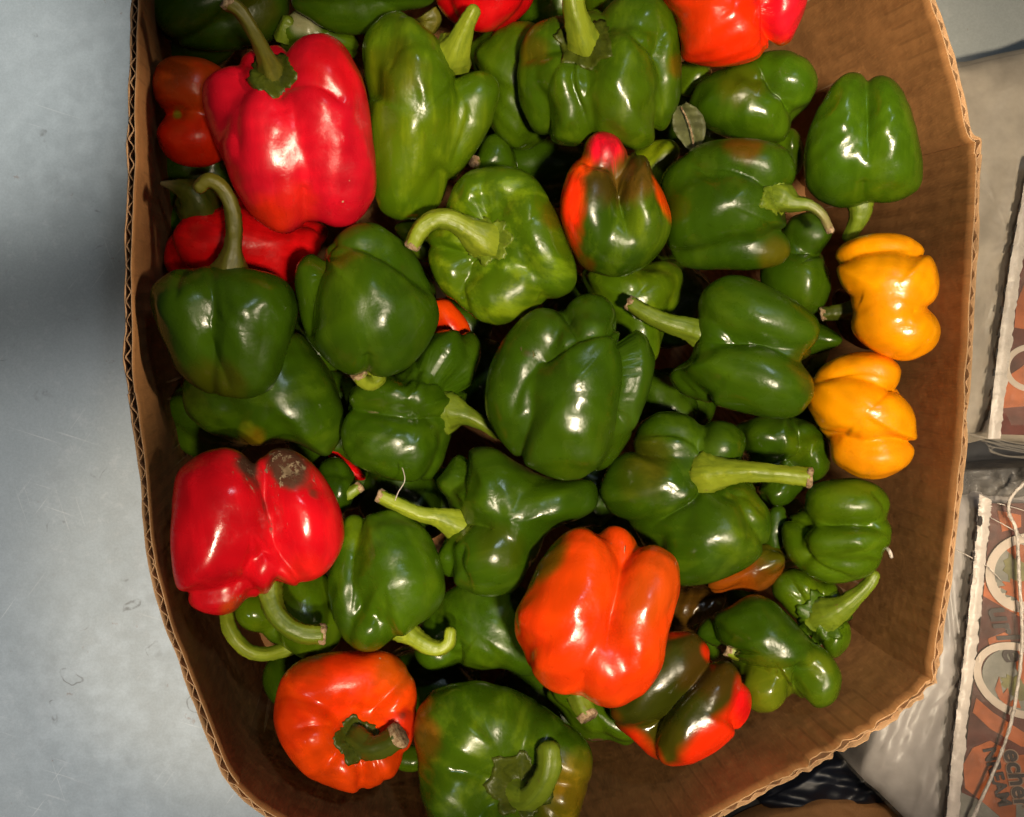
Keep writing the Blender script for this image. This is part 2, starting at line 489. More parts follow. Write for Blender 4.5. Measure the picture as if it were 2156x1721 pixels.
def prism(name, poly, z0, z1, mat, parent=None, crown=0.0, wr=0.0, seed=1):
    """a soft slab: outline in drawing units at its top, wrinkled top face, sides down to z0"""
    rs = np.random.RandomState(seed)
    O = catmull(poly, 6, True)
    c = O.mean(0)
    ks = [(rs.normal(size=2) * rs.uniform(0.008, 0.05), rs.uniform(0, 6.28)) for _ in range(10)]
    V = []; F = []; m = len(O); nr = 14
    for r in range(nr + 1):
        t = 1 - r / nr
        for x, y in O:
            X, Y = c[0] + (x - c[0]) * t, c[1] + (y - c[1]) * t
            h = sum(math.sin(X * k[0] * 3 + Y * k[1] * 3 + p) for k, p in ks) * wr * (1 if r else 0.4)
            V.append(at(X, Y, z1 - crown * max(0, t - 0.72) ** 2 / 0.078 + h))
    for r in range(nr):
        for j in range(m):
            F.append((r * m + j, r * m + (j + 1) % m, (r + 1) * m + (j + 1) % m, (r + 1) * m + j))
    b0 = len(V)
    for x, y in O:
        p = at(x, y, z1); V.append(Vector((p.x, p.y, z0)))
    for j in range(m): F.append((b0 + j, b0 + (j + 1) % m, (j + 1) % m, j))
    lo = parent.location if parent else Vector((0, 0, 0))
    me = mesh_obj(name, [v - lo for v in V], F, mat, parent)
    b = bmesh.new(); b.from_mesh(me.data); bmesh.ops.recalc_face_normals(b, faces=b.faces); b.to_mesh(me.data); b.free()
    return me
def flats(name, polys, z, mat, parent):
    for p in polys: flat(name, [p], z, mat, parent)
def flat(name, polys, z, mat, parent, thick=0.0005):
    """thin printed or plastic shapes lying on a pack"""
    V = []; F = []
    for poly in polys:
        n = len(poly); k = len(V)
        P = [at(x, y, z) - parent.location for x, y in poly]
        V += P + [p - Vector((0, 0, thick)) for p in P]
        F.append(tuple(range(k, k + n)))
        for j in range(n): F.append((k + j, k + n + j, k + n + (j + 1) % n, k + (j + 1) % n))
    o = mesh_obj(name, V, F, mat, parent, False)
    b = bmesh.new(); b.from_mesh(o.data)
    bmesh.ops.triangulate(b, faces=[f for f in b.faces if len(f.verts) > 4])
    bmesh.ops.recalc_face_normals(b, faces=b.faces); b.to_mesh(o.data); b.free()
    return o
def ribbon(name, left, right, z, mat, parent, seed, rows=90, lift=0.0008):
    """a crinkled strip between two edge lines"""
    rs = np.random.RandomState(seed)
    L = catmull(left, 30); R = catmull(right, 30)
    tl = np.linspace(0, len(L) - 1, rows); tr = np.linspace(0, len(R) - 1, rows)
    V = []; F = []; nc = 7
    for r in range(rows):
        l = L[int(tl[r])] + rs.normal(size=2) * 0.6; q = R[int(tr[r])] + np.array([rs.normal() * 1.3, 0])
        for c in range(nc):
            p = l + (q - l) * c / (nc - 1)
            V.append(at(p[0], p[1], z + lift * math.sin(math.pi * c / (nc - 1)) * 1.5 + rs.normal() * 0.00025) - parent.location)
    for r in range(rows - 1):
        for c in range(nc - 1):
            F.append((r * nc + c, (r + 1) * nc + c, (r + 1) * nc + c + 1, r * nc + c + 1))
    return mesh_obj(name, V, F, mat, parent)
def slits(parent, line, z, step, ln, wd, mat):
    L = catmull(line, 40)
    s = np.concatenate([[0], np.cumsum(np.linalg.norm(np.diff(L, axis=0), axis=1))])
    polys = []; q = 20; i = 0
    rs = np.random.RandomState(3)
    while q + ln < s[-1]:
        l1 = ln * rs.uniform(0.8, 1.15)
        a = np.array([np.interp(q, s, L[:, 0]), np.interp(q, s, L[:, 1])]); b = np.array([np.interp(q + l1, s, L[:, 0]), np.interp(q + l1, s, L[:, 1])])
        w_ = np.array([wd / 2, 0]) * rs.uniform(0.8, 1.3)
        polys.append([tuple(a - w_ * .6), tuple(b - w_), tuple(b + w_ * .7), tuple(a + w_)])
        q += step
    return flat('perforation_slits', polys, z, mat, parent, 0.0003)
def ellipse(cx, cy, rx, ry, rot, n=40, a0=0, a1=360, jag=0, seed=0):
    rs = np.random.RandomState(seed)
    out = []
    r = math.radians(rot)
    for i in range(n):
        a = math.radians(a0 + (a1 - a0) * i / (n if a1 - a0 == 360 else n - 1))
        k = 1 + (jag if i % 2 else -jag) * rs.uniform(.5, 1) if jag else 1
        x, y = rx * k * math.cos(a), ry * k * math.sin(a)
        out.append((cx + x * math.cos(r) - y * math.sin(r), cy + x * math.sin(r) + y * math.cos(r)))
    return out
def ring(cx, cy, rx, ry, rot, w_, a0=0, a1=360, n=44):
    o = ellipse(cx, cy, rx, ry, rot, n, a0, a1 if a1 - a0 < 360 else a0 + 359.9); i = ellipse(cx, cy, rx - w_, ry - w_, rot, n, a0, a1 if a1 - a0 < 360 else a0 + 359.9)
    return [[o[k], o[k + 1], i[k + 1], i[k]] for k in range(n - 1)]
def lettering(text, px, py, size, rot, z, mat, parent, shear=0.0, bold=0.0003):
    cu = bpy.data.curves.new('lettering', 'FONT')
    cu.body = text; cu.size = size * S * (H - z) / H; cu.extrude = 0.00015; cu.shear = shear; cu.offset = bold; cu.space_character = 1.02
    tmp = bpy.data.objects.new('lettering', cu); COL.objects.link(tmp)
    dg = bpy.context.evaluated_depsgraph_get()
    me = bpy.data.meshes.new_from_object(tmp.evaluated_get(dg))
    bpy.data.objects.remove(tmp); bpy.data.curves.remove(cu)
    me.materials.clear(); me.materials.append(mat)
    o = bpy.data.objects.new('lettering', me); COL.objects.link(o)
    o.parent = parent
    o.location = at(px, py, z) - parent.location
    o.rotation_euler = (0, 0, math.radians(rot))
    return o
def tube(name, pts, r, mat, parent=None, ns=8, n=14, tag_=None, jit=0.0):
    """pts: (px, py, z)"""
    rs = np.random.RandomState(4)
    P = catmull([tuple(at(x, y, z)) for x, y, z in pts], n)
    T = np.gradient(P, axis=0); T /= np.linalg.norm(T, axis=1)[:, None]
    V = []; F = []
    u = np.cross(T[0], [0.2, 0.1, 1]); lo = np.array(parent.location) if parent else np.zeros(3)
    for i in range(len(P)):
        u = u - T[i] * np.dot(u, T[i]); u /= np.linalg.norm(u); v = np.cross(T[i], u)
        for j in range(ns):
            a = 2 * math.pi * j / ns
            V.append(P[i] - lo + (u * math.cos(a) + v * math.sin(a)) * r * (1 + jit * rs.normal()))
    for i in range(len(P) - 1):
        for j in range(ns):
            F.append((i * ns + j, i * ns + (j + 1) % ns, (i + 1) * ns + (j + 1) % ns, (i + 1) * ns + j))
    F.append(tuple(range(ns))[::-1]); F.append(tuple(range((len(P) - 1) * ns, len(P) * ns)))
    return mesh_obj(name, V, F, mat, parent)

# added black sheet under the packs: its colour stands for the gap's shade
blk = mesh_obj('shade_sheet', [at(x, y, ZC + 0.004) for x, y in [(1300, 2000), (1500, 1500), (1850, 925), (2500, 925), (2500, 2000)]], [(0, 1, 2, 3, 4)][::1], M_SHADE, None, False)
tag(blk, 'added black sheet for the shade on the counter, between the two wrapped packs', 'shade sheet')

up = empty('wrapped_pack', at(2080, 540, -0.10))
tag(up, 'upper wrapped pack in clear film with a perforated strip, right of the box', 'wrapped pack', 'film wrapped packs beside the box')
prism('tray', [(1985, 150), (2045, 128), (2150, 104), (2260, 90), (2300, 300), (2300, 700), (2280, 925), (2180, 930), (2085, 925), (2000, 905), (1975, 600), (1975, 300)], ZC + 0.006, -0.112, M_INNER, up, 0.014, 0.0006, 2)
flat('printed_panel', [[(2160, 380), (2300, 380), (2300, 920), (2102, 915), (2122, 760), (2142, 590)]], -0.1085, M_MAROON, up)
flats('printed_patch', [[(2140, 640), (2156, 600), (2200, 640), (2200, 700), (2136, 690)], [(2112, 800), (2170, 760), (2220, 800), (2220, 850), (2110, 860)]], -0.1078, M_ORANGE, up)
flat('printed_ring', ring(2170, 775, 56, 50, 0, 12), -0.1072, M_RING, up)
prism('film', [(1955, 160), (2030, 138), (2150, 112), (2270, 95), (2310, 300), (2310, 700), (2290, 930), (2190, 945), (2130, 928), (2075, 920), (1990, 915), (1960, 600), (1960, 300)], ZC + 0.012, -0.102, M_FILM, up, 0.018, 0.0008, 3)
ribbon('perforated_strip', [(2168, 330), (2154, 400), (2125, 568), (2099, 754), (2080, 924)], [(2192, 330), (2180, 400), (2150, 568), (2126, 754), (2106, 924)], -0.0985, M_WHITE, up, 6)
slits(up, [(2152, 410), (2123, 568), (2097, 754), (2080, 905)], -0.0978, 44, 18, 4, M_SLIT)
rs_ = np.random.RandomState(9)
for q in range(7):
    y0 = 915 + q * 4.5
    tube('film_fold', [(2040 + q * 9, y0, -0.108), (2085, y0 + 8 + rs_.normal() * 3, -0.105), (2120, y0 + 16 + rs_.normal() * 4, -0.106), (2175, y0 + 24, -0.108)], 0.0006, M_FILM, up, 6, 8)

lo_ = empty('wrapped_pack', at(2000, 1400, -0.10))
tag(lo_, 'lower wrapped pack with orange printed label and pull cord, at lower right', 'wrapped pack', 'film wrapped packs beside the box')
prism('tray', [(1900, 1110), (1960, 1040), (2040, 1036), (2150, 1040), (2300, 1050), (2320, 1400), (2320, 1800), (2100, 1810), (1960, 1770), (1905, 1722), (1850, 1668), (1814, 1634), (1817, 1585), (1850, 1400)], ZC + 0.006, -0.112, M_INNER2, lo_, 0.010, 0.0007, 5)
# printed front, right of the strip
PZ = -0.1075
flat('printed_panel', [[(2088, 1060), (2300, 1060), (2310, 1790), (2018, 1790), (2024, 1680), (2040, 1520), (2062, 1340), (2074, 1204)]], PZ, M_MAROON, lo_)
flats('printed_patch', [[(2078, 1180), (2120, 1245), (2170, 1275), (2240, 1275), (2240, 1310), (2150, 1300), (2070, 1255)],
                       [(2056, 1470), (2090, 1500), (2160, 1545), (2240, 1560), (2240, 1590), (2150, 1572), (2085, 1535), (2048, 1500)],
                       [(2028, 1610), (2048, 1575), (2085, 1560), (2140, 1590), (2260, 1590), (2260, 1760), (2130, 1740), (2070, 1690), (2032, 1660)],
                       [(2100, 1075), (2150, 1085), (2150, 1110), (2110, 1120)],
                       [(2080, 1345), (2120, 1330), (2130, 1355), (2085, 1372)]], PZ + 0.0008, M_ORANGE, lo_)
flats('printed_ground', [[(2022, 1668), (2070, 1690), (2128, 1740), (2128, 1790), (2018, 1790)], [(2140, 1690), (2200, 1650), (2220, 1790), (2138, 1790)]], PZ + 0.0013, M_GREYP, lo_)
flats('printed_disc', [ellipse(2160, 1208, 70, 66, 0), ellipse(2148, 1434, 84, 62, 28)], PZ + 0.0013, M_GREYP, lo_)
flats('printed_leaf', [ellipse(2165, 1200, 52, 40, 20, 26, jag=.10, seed=2), ellipse(2150, 1452, 46, 22, 30, 22, jag=.14, seed=3)], PZ + 0.0018, M_OLIVE, lo_)
flats('printed_petal', [ellipse(2150, 1165, 34, 16, 30, 18, jag=.1, seed=4), ellipse(2168, 1250, 60, 22, 18, 24, jag=.15, seed=6),
                       [(2095, 1452), (2104, 1425), (2112, 1462), (2122, 1448), (2128, 1478), (2142, 1468), (2150, 1492), (2120, 1486), (2104, 1472)],
                       ellipse(2168, 1408, 50, 26, 70, 18, jag=.05, seed=8)], PZ + 0.0023, M_ORANGE, lo_)
sp = []
for q in range(9):
    a = math.radians(100 + q * 11)
    x, y = 2165 + 78 * math.cos(a), 1208 + 72 * math.sin(a)
    sp.append([(x - 5, y - 10), (x + 5, y - 12), (x + 3 - 6 * math.cos(a) * 0, y + 16)])
flats('printed_spike', sp, PZ + 0.0026, M_RING, lo_)
flat('printed_ring', ring(2165, 1208, 90, 84, 0, 19, 95, 285), PZ + 0.0030, M_RING, lo_)
flat('printed_ring', ring(2148, 1434, 104, 74, 28, 16, 60, 330), PZ + 0.0030, M_RING, lo_)
lettering('urlle', 2080, 1280, 66, -72, PZ + 0.0022, M_LETTER, lo_, 0.25, 0.0005)
for m_, dz, bo in ((M_OUTL, 0.0018, 0.0011), (M_LETTER, 0.0022, 0.0004)):
    lettering('echer', 2113, 1580, 54, -78, PZ + dz, m_, lo_, 0.15, bo)
lettering('NREAM', 2070, 1577, 38, -74, PZ + 0.0022, M_LETTER, lo_, 0.1, 0.0004)
prism('film', [(1905, 1080), (1960, 1032), (2040, 1028), (2150, 1006), (2310, 1010), (2330, 1400), (2330, 1810), (2100, 1820), (1950, 1772), (1895, 1722), (1842, 1668), (1806, 1634), (1812, 1580), (1840, 1400)], ZC + 0.012, -0.1015, M_FILM, lo_, 0.012, 0.0007, 7)
ribbon('perforated_strip', [(2062, 1040), (2059, 1088), (2048, 1204), (2031, 1365), (2008, 1550), (1992, 1722), (1985, 1780)], [(2088, 1052), (2085, 1088), (2073, 1204), (2059, 1342), (2036, 1526), (2020, 1711), (2012, 1780)], -0.0985, M_WHITE, lo_, 8, 120)
slits(lo_, [(2058, 1100), (2047, 1204), (2030, 1365), (2007, 1550), (1991, 1722)], -0.0975, 45, 20, 4.5, M_SLIT)
flat('punched_hole', [ellipse(2064, 1098, 5, 11, 5, 14, jag=.1)], -0.0965, M_SLIT, lo_)
tube('pull_cord', [(2165, 1010, -0.094), (2130, 1045, -0.094), (2124, 1080, -0.095), (2140, 1120, -0.096), (2146, 1220, -0.097), (2152, 1330, -0.097), (2146, 1420, -0.097), (2126, 1530, -0.097), (2090, 1630, -0.097), (2046, 1730, -0.097), (2030, 1790, -0.098)], 0.0011, M_CORD, lo_, 8, 10, jit=.18)
for q, (x0, y0, x1, y1) in enumerate([(2085, 1090, 2180, 1150), (2060, 1180, 2110, 1225), (2100, 1060, 2200, 1095), (1990, 1150, 2070, 1190)]):
    tube('film_fold', [(x0, y0, -0.0985), ((x0 + x1) / 2, (y0 + y1) / 2 - 4, -0.0975), (x1, y1, -0.0985)], 0.0003, M_CORD, lo_, 6, 8)
prism('film_tail', [(1990, 992), (2060, 985), (2180, 975), (2300, 985), (2300, 1050), (2160, 1052), (2040, 1046), (1985, 1040)], ZC + 0.02, -0.118, M_FILM2, lo_, 0.012, 0.0016, 11)

# corner of another cardboard box and a dark bag in the gap at the bottom right
tray2 = prism('cardboard_offcut', [(1520, 1790), (1560, 1745), (1640, 1712), (1730, 1692), (1795, 1690), (1815, 1698), (1900, 1712), (1980, 1790), (1700, 1850)], ZC + 0.006, -0.150, M_CARD, None, 0.002, 0.0004, 13)
tray2.data.uv_layers.new(name='uv')
tag(tray2, 'dark brown cardboard offcut lying in the gap below the box, bottom right', 'cardboard')
bag = prism('plastic_bag', [(1600, 1690), (1680, 1640), (1760, 1590), (1830, 1560), (1850, 1640), (1860, 1690), (1780, 1700), (1700, 1715)], ZC + 0.005, -0.155, M_BLUE, None, 0.006, 0.0008, 15)
tag(bag, 'dark blue plastic bag crumpled in the gap between the box and the lower pack', 'plastic bag')
# ------------------------------------------------------------------ pepper builder
_grid = {}
def sphere_grid(n):
    """unit directions of a cube sphere with merged edges, denser towards +z"""
    if n in _grid: return _grid[n]
    t = np.tan(np.linspace(-math.pi / 4, math.pi / 4, n + 1))
    idx = {}; V = []; F = []
    axes = [((1, 0, 0), (0, 1, 0), (0, 0, 1)), ((-1, 0, 0), (0, 0, 1), (0, 1, 0)), ((0, 1, 0), (0, 0, 1), (1, 0, 0)),
            ((0, -1, 0), (1, 0, 0), (0, 0, 1)), ((0, 0, 1), (1, 0, 0), (0, 1, 0)), ((0, 0, -1), (0, 1, 0), (1, 0, 0))]
    for a, b, c in axes:
        a, b, c = map(np.array, (a, b, c))
        ids = np.empty((n + 1, n + 1), int)
        for i in range(n + 1):
            for j in range(n + 1):
                p = a + b * t[i] + c * t[j]
                key = (round(p[0], 6), round(p[1], 6), round(p[2], 6))
                if key not in idx:
                    idx[key] = len(V); V.append(p / np.linalg.norm(p))
                ids[i, j] = idx[key]
        for i in range(n):
            for j in range(n):
                F.append((ids[i, j], ids[i + 1, j], ids[i + 1, j + 1], ids[i, j + 1]))
    V = np.array(V)
    V = V + np.array([0, 0, 0.30])
    V /= np.linalg.norm(V, axis=1)[:, None]
    _grid[n] = (V, F)
    return _grid[n]

class Frame:
    """a frame at the fruit's centre whose third axis points out of the pile at the viewer's side"""
    def __init__(self, px, py, z):
        self.c = at(px, py, z)
        v = (Vector((0, 0, H)) - self.c)
        self.D = v.length
        v.normalize()
        e1 = (Vector((1, 0, 0)) - v * v.x).normalized()
        e2 = v.cross(e1)
        self.R = np.array([list(e1), list(e2), list(v)])     # rows
        self.px = S * self.D / H
    def loc2(self, x, y, h=0.0):
        """drawing point (x, y) at height h (metres) over the centre plane -> local coordinates"""
        o = np.array([0, 0, H]); d = np.array(at(x, y, 0)) - o
        c = np.array(self.c); n = self.R[2]
        t = (np.dot(c - o, n) + h) / np.dot(d, n)
        p = o + d * t - c
        return self.R @ p
    def world(self, P):
        return np.asarray(P) @ self.R

class Shape:
    def __init__(self, fr, outline, lobes, neg, k, seed, rough, grooves):
        self.fr = fr; self.k = k; self.neg = neg; self.grooves = grooves
        self.L = lobes
        rs = np.random.RandomState(seed)
        self.wav = [(rs.normal(size=3) * 2 * math.pi / rs.uniform(0.022, 0.05), rs.uniform(0, 6.28), rough * rs.uniform(0.5, 1)) for _ in range(7)]
        loc = np.array([fr.loc2(x, y)[:2] for x, y in outline])
        self.poly = catmull(loc, 8, True)
        self.f = None
        # compare the lobes' own silhouette with the wanted outline and stretch sideways to fit
        V, F = sphere_grid(40)
        P = self.solve(V)
        nb = 144
        ang = np.arctan2(P[:, 1], P[:, 0]); rr = np.hypot(P[:, 0], P[:, 1]) * fr.D / (fr.D - P[:, 2])
        b = ((ang + math.pi) / (2 * math.pi) * nb).astype(int) % nb
        Rm = np.zeros(nb); np.maximum.at(Rm, b, rr)
        Rm = np.maximum(Rm, np.maximum(np.roll(Rm, 1), np.roll(Rm, -1)) * 0.985)
        cen = (np.arange(nb) + 0.5) / nb * 2 * math.pi - math.pi
        Rt = self.ray_poly(cen)
        f = np.clip(Rt / Rm, 0.55, 1.7)
        for _ in range(2): f = 0.25 * np.roll(f, 1) + 0.5 * f + 0.25 * np.roll(f, -1)
        self.fb = f; self.nb = nb
        self.f = True
    def ray_poly(self, ang):
        P = self.poly; Q = np.roll(P, -1, 0)
        out = np.zeros(len(ang))
        for i, a in enumerate(ang):
            d = np.array([math.cos(a), math.sin(a)])
            E = Q - P
            den = d[0] * E[:, 1] - d[1] * E[:, 0]
            den = np.where(abs(den) < 1e-12, 1e-12, den)
            t = (P[:, 0] * E[:, 1] - P[:, 1] * E[:, 0]) / den
            u = (P[:, 0] * d[1] - P[:, 1] * d[0]) / den
            ok = (u >= 0) & (u <= 1) & (t > 0)
            out[i] = t[ok].max() if ok.any() else 0.01
        return out
    def dist(self, P):
        acc = 0
        for (c, Rm, hl, pw, tp, bend) in self.L:
            q = (P - c) @ Rm.T
            s = np.clip(q[..., 1] / hl[1], -1.2, 1.2)
            w = 1 + tp * s
            x = (q[..., 0] - bend * hl[0] * (1 - s * s)) / (hl[0] * w)
            z = q[..., 2] / (hl[2] * w)
            kk = (np.abs(x) ** 2 + np.abs(z) ** 2) ** (pw / 2) + np.abs(q[..., 1] / hl[1]) ** pw
            kk = np.maximum(kk, 1e-9) ** (1 / pw)
            r = np.sqrt((q ** 2).sum(-1))
            d = r * (1 - 1 / kk)
            acc = acc + np.exp(np.clip(-d / self.k, -60, 60))
        d = -self.k * np.log(np.maximum(acc, 1e-26))
        return d
    def solve(self, V, warp=True):
        n = 40
        rmax = 0.115
        ts = np.linspace(rmax, 0.002, n)
        hit = np.full(len(V), 0.004); lo = np.full(len(V), 0.004); hi = np.full(len(V), rmax)
        done = np.zeros(len(V), bool)
        for i, t in enumerate(ts):
            a = ~done
            if not a.any(): break
            d = self.dist(V[a] * t)
            ins = d < 0
            ids = np.where(a)[0][ins]
            lo[ids] = t; hi[ids] = ts[i - 1] if i else t
            done[ids] = True
        for _ in range(9):
            mid = 0.5 * (lo + hi)
            ins = self.dist(V * mid[:, None]) < 0
            lo = np.where(ins, mid, lo); hi = np.where(ins, hi, mid)
        t = 0.5 * (lo + hi)
        P = V * t[:, None]
        disp = np.zeros(len(V))
        for kv, ph, am in self.wav: disp += am * np.sin(P @ kv + ph)
        P = V * (t + disp)[:, None]
        if self.f is not None and warp:
            g = self.factor(P)
            P = np.column_stack([P[:, 0] * g, P[:, 1] * g, P[:, 2]])
            P = self.press(P)
        return P
    def press(self, P):
        """dents (round) and creases (lines) pressed into the visible side of the fruit"""
        fr = self.fr
        xy = P[:, :2] * (fr.D / (fr.D - P[:, 2]))[:, None]
        ins = np.zeros(len(P))
        for (c, dep, r) in self.neg:
            d2 = ((xy - c) ** 2).sum(1)
            ins += dep * np.exp(-d2 / (r * r))
        for (pl, dep, wd) in self.grooves:
            best = np.full(len(P), 1e9); tb = np.zeros(len(P)); m = len(pl) - 1
            for i in range(m):
                a, e = pl[i], pl[i + 1] - pl[i]
                t = np.clip(((xy - a) @ e) / (e @ e), 0, 1)
                d = np.hypot(*(xy - a - t[:, None] * e).T)
                q = d < best
                best[q] = d[q]; tb[q] = (i + t[q]) / m
            end = np.clip(np.minimum(tb, 1 - tb) / 0.18, 0, 1)
            ins = ins + dep * (0.35 + 0.65 * end) * np.exp(-(best / wd) ** 1.25)
        ins *= np.clip(P[:, 2] / 0.012 + 0.55, 0, 1)
        r = np.linalg.norm(P, axis=1)
        return P * (1 - np.minimum(ins, 0.75 * r) / r)[:, None]
    def factor(self, P):
        a = (np.arctan2(P[:, 1], P[:, 0]) + math.pi) / (2 * math.pi) * self.nb - 0.5
        i = np.floor(a).astype(int); u = a - i
        return self.fb[i % self.nb] * (1 - u) + self.fb[(i + 1) % self.nb] * u
    def surf_dir(self, P):
        """post-warp local points -> the surface point on the same ray (post-warp)"""
        P = np.atleast_2d(P)
        g = self.factor(P)
        Q = np.column_stack([P[:, 0] / g, P[:, 1] / g, P[:, 2]])
        Q /= np.linalg.norm(Q, axis=1)[:, None]
        return self.solve(Q)

def rot_axes(ax, roll_ref):
    ax = np.asarray(ax, float); ax /= np.linalg.norm(ax)
    p = np.cross(ax, roll_ref); p /= np.linalg.norm(p)
    q = np.cross(p, ax)
    return p, ax, q

TINT = {
    'dark': (0.024, 0.042, 0.001), 'green': (0.034, 0.080, 0.0016), 'mid': (0.058, 0.118, 0.002), 'light': (0.105, 0.172, 0.003),
    'red': (0.60, 0.004, 0.006), 'crimson': (0.56, 0.005, 0.018), 'orange': (0.80, 0.062, 0.002), 'redorange': (0.76, 0.026, 0.002),
    'yellow': (0.88, 0.33, 0.001), 'brown': (0.066, 0.034, 0.004), 'olive': (0.085, 0.070, 0.003), 'umber': (0.14, 0.045, 0.003),
    'gold': (0.20, 0.125, 0.004), 'deepgreen': (0.016, 0.030, 0.001), 'lime': (0.17, 0.21, 0.008), 'orangedark': (0.42, 0.080, 0.003),
    'tan': (0.24, 0.17, 0.07), 'stem': (0.17, 0.235, 0.012), 'stemlight': (0.27, 0.335, 0.018), 'stemdark': (0.075, 0.095, 0.006),
    'stemolive': (0.14, 0.13, 0.012), 'dry': (0.30, 0.24, 0.10), 'grove': (0.072, 0.135, 0.003),
}

def set_attr(me, name, typ, data):
    a = me.attributes.new(name, typ, 'POINT')
    key = {'FLOAT_COLOR': 'color', 'FLOAT_VECTOR': 'vector', 'FLOAT': 'value'}[typ]
    a.data.foreach_set(key, np.asarray(data, np.float32).ravel())

COUNT = [0]
def pepper(label, outline, z, tint='green', axis=(90, 0), n=4, roll=45, lobes=None, neg=(), grooves=(), spots=(), scars=(), streak=0.25,
           stem=None, stem_tint='stem', calyx=None, k=0.0016, rough=0.00028, taper=0.08, off=0.40, res=44, cat='bell pepper',
           name='bell_pepper', group='bell peppers piled in the cardboard box', lenf=1.0, centre=None, tip=True, base_h=None, pw=2.5, stem_tip_tint=None):
    COUNT[0] += 1
    seed = COUNT[0] * 7 + 3
    rs = np.random.RandomState(seed)
    O = np.array(outline, float)
    if centre is None:
        x, y = O[:, 0], O[:, 1]; x2, y2 = np.roll(x, -1), np.roll(y, -1)
        cr = x * y2 - x2 * y; A = cr.sum() / 2
        centre = (((x + x2) * cr).sum() / (6 * A), ((y + y2) * cr).sum() / (6 * A))
    fr = Frame(centre[0], centre[1], z)
    loc = np.array([fr.loc2(a, b)[:2] for a, b in O])
    A = math.radians(axis[0]); T = math.radians(axis[1])
    ax3 = np.array([math.cos(A) * math.cos(T), math.sin(A) * math.cos(T), math.sin(T)])
    d2 = np.array([math.cos(A), math.sin(A)]); p2 = np.array([-d2[1], d2[0]])
    al = loc @ d2; pe = loc @ p2
    L0 = (al.max() - al.min()) / 2; W = (pe.max() - pe.min()) / 2
    if abs(math.sin(T)) > 0.5: Hh = max(L0, W) * 1.05
    else: Hh = L0
    Hh *= lenf
    LB = []
    zref = np.array([0, 0, 1.0]) if abs(ax3[2]) < 0.9 else np.array([p2[0], p2[1], 0.0])
    pv, _, qv = rot_axes(ax3, zref)
    if lobes is None:
        tw = {3: 0.66, 4: 0.58, 5: 0.52}[n]
        for i in range(n):
            th = math.radians(roll + 360 * i / n + rs.uniform(-7, 7))
            u = pv * math.cos(th) + qv * math.sin(th)
            v = np.cross(ax3, u)
            o = off * W * rs.uniform(0.94, 1.06)
            c = u * o + ax3 * Hh * rs.uniform(-0.03, 0.03)
            LB.append((c, np.array([v, ax3, u]), np.array([W * tw * rs.uniform(0.95, 1.08), Hh * rs.uniform(0.93, 1.03), W * 0.60]), pw, taper, 0.0))
        LB.append((np.zeros(3), np.array([pv, ax3, qv]), np.array([W * 0.62, Hh * 0.74, W * 0.62]), 2.3, taper, 0.0))
    else:
        for lb in lobes:
            lx, ly, L, Wd, an, dz = lb[:6]
            cdep = lb[6] if len(lb) > 6 and lb[6] else min(Wd, L)
            tp = lb[7] if len(lb) > 7 else 0.0
            bend = lb[8] if len(lb) > 8 else 0.0
            c = fr.loc2(lx, ly); c[2] = dz * fr.px
            a = math.radians(an)
            e = np.array([math.cos(a), math.sin(a), 0]); g = np.array([-e[1], e[0], 0])
            LB.append((c, np.array([-g, e, [0, 0, 1.0]]), np.array([Wd, L, cdep]) * fr.px, 2.2, tp, bend))
        # the body under the visible lobes
        mw = min(L0, W)
        LB.append((np.array([0, 0, -0.35 * mw]), np.array([[-p2[0], -p2[1], 0], [d2[0], d2[1], 0], [0, 0, 1.0]]), np.array([W * 0.80, L0 * 0.80, mw * 0.85]), 2.3, 0.0, 0.0))
    NG = []
    for (nx, ny, nd, nr) in neg:
        NG.append((fr.loc2(nx, ny)[:2], nd * fr.px, nr * fr.px))
    GR = []
    for (pl, gd, gw) in grooves:
        GR.append((catmull(np.array([fr.loc2(a, b)[:2] for a, b in pl]), 5), gd * fr.px, gw * fr.px))
    sh = Shape(fr, outline, LB, NG, k, seed, rough, GR)
    V, F = sphere_grid(res)
    P = sh.solve(V)
    root = empty(name, fr.c)
    tag(root, label, cat, group)
    body = mesh_obj('body', fr.world(P), F, M_SKIN, root)
    me = body.data
    # colour of the skin itself
    base = np.array(TINT[tint] if isinstance(tint, str) else tint)
    colr = np.tile(base, (len(P), 1)) * np.exp(rs.normal(0, 0.05))
    wob = np.zeros(len(P))
    for _ in range(9):
        kv = rs.normal(size=3) * 2 * math.pi / rs.uniform(0.008, 0.04)
        wob += np.sin(P @ kv + rs.uniform(0, 6.28))
    wob *= 0.09
    colr *= (1 + 0.35 * wob)[:, None]
    for (sx, sy, sr, st, am, *rest) in spots:
        c = fr.loc2(sx, sy)[:2]
        rr = sr * fr.px; asp, an = (rest + [1.0, 0.0])[:2] if rest else (1.0, 0.0)
        dx = P[:, :2] * (fr.D / (fr.D - P[:, 2]))[:, None] - c
        if rest:
            a = math.radians(an); ca, sa = math.cos(a), math.sin(a)
            dx = np.column_stack([(dx[:, 0] * ca + dx[:, 1] * sa) / asp, -dx[:, 0] * sa + dx[:, 1] * ca])
        dd = np.hypot(dx[:, 0], dx[:, 1]) / rr + 0.42 * wob
        wgt = np.clip((1.35 - dd) / 0.75, 0, 1); wgt = wgt * wgt * (3 - 2 * wgt) * am * (P[:, 2] > -0.03)
        t = np.array(TINT[st] if isinstance(st, str) else st)
        colr = colr * (1 - wgt[:, None]) + t * wgt[:, None]
    set_attr(me, 'tint', 'FLOAT_COLOR', np.column_stack([colr, np.ones(len(P))]))
    sc = np.zeros(len(P))
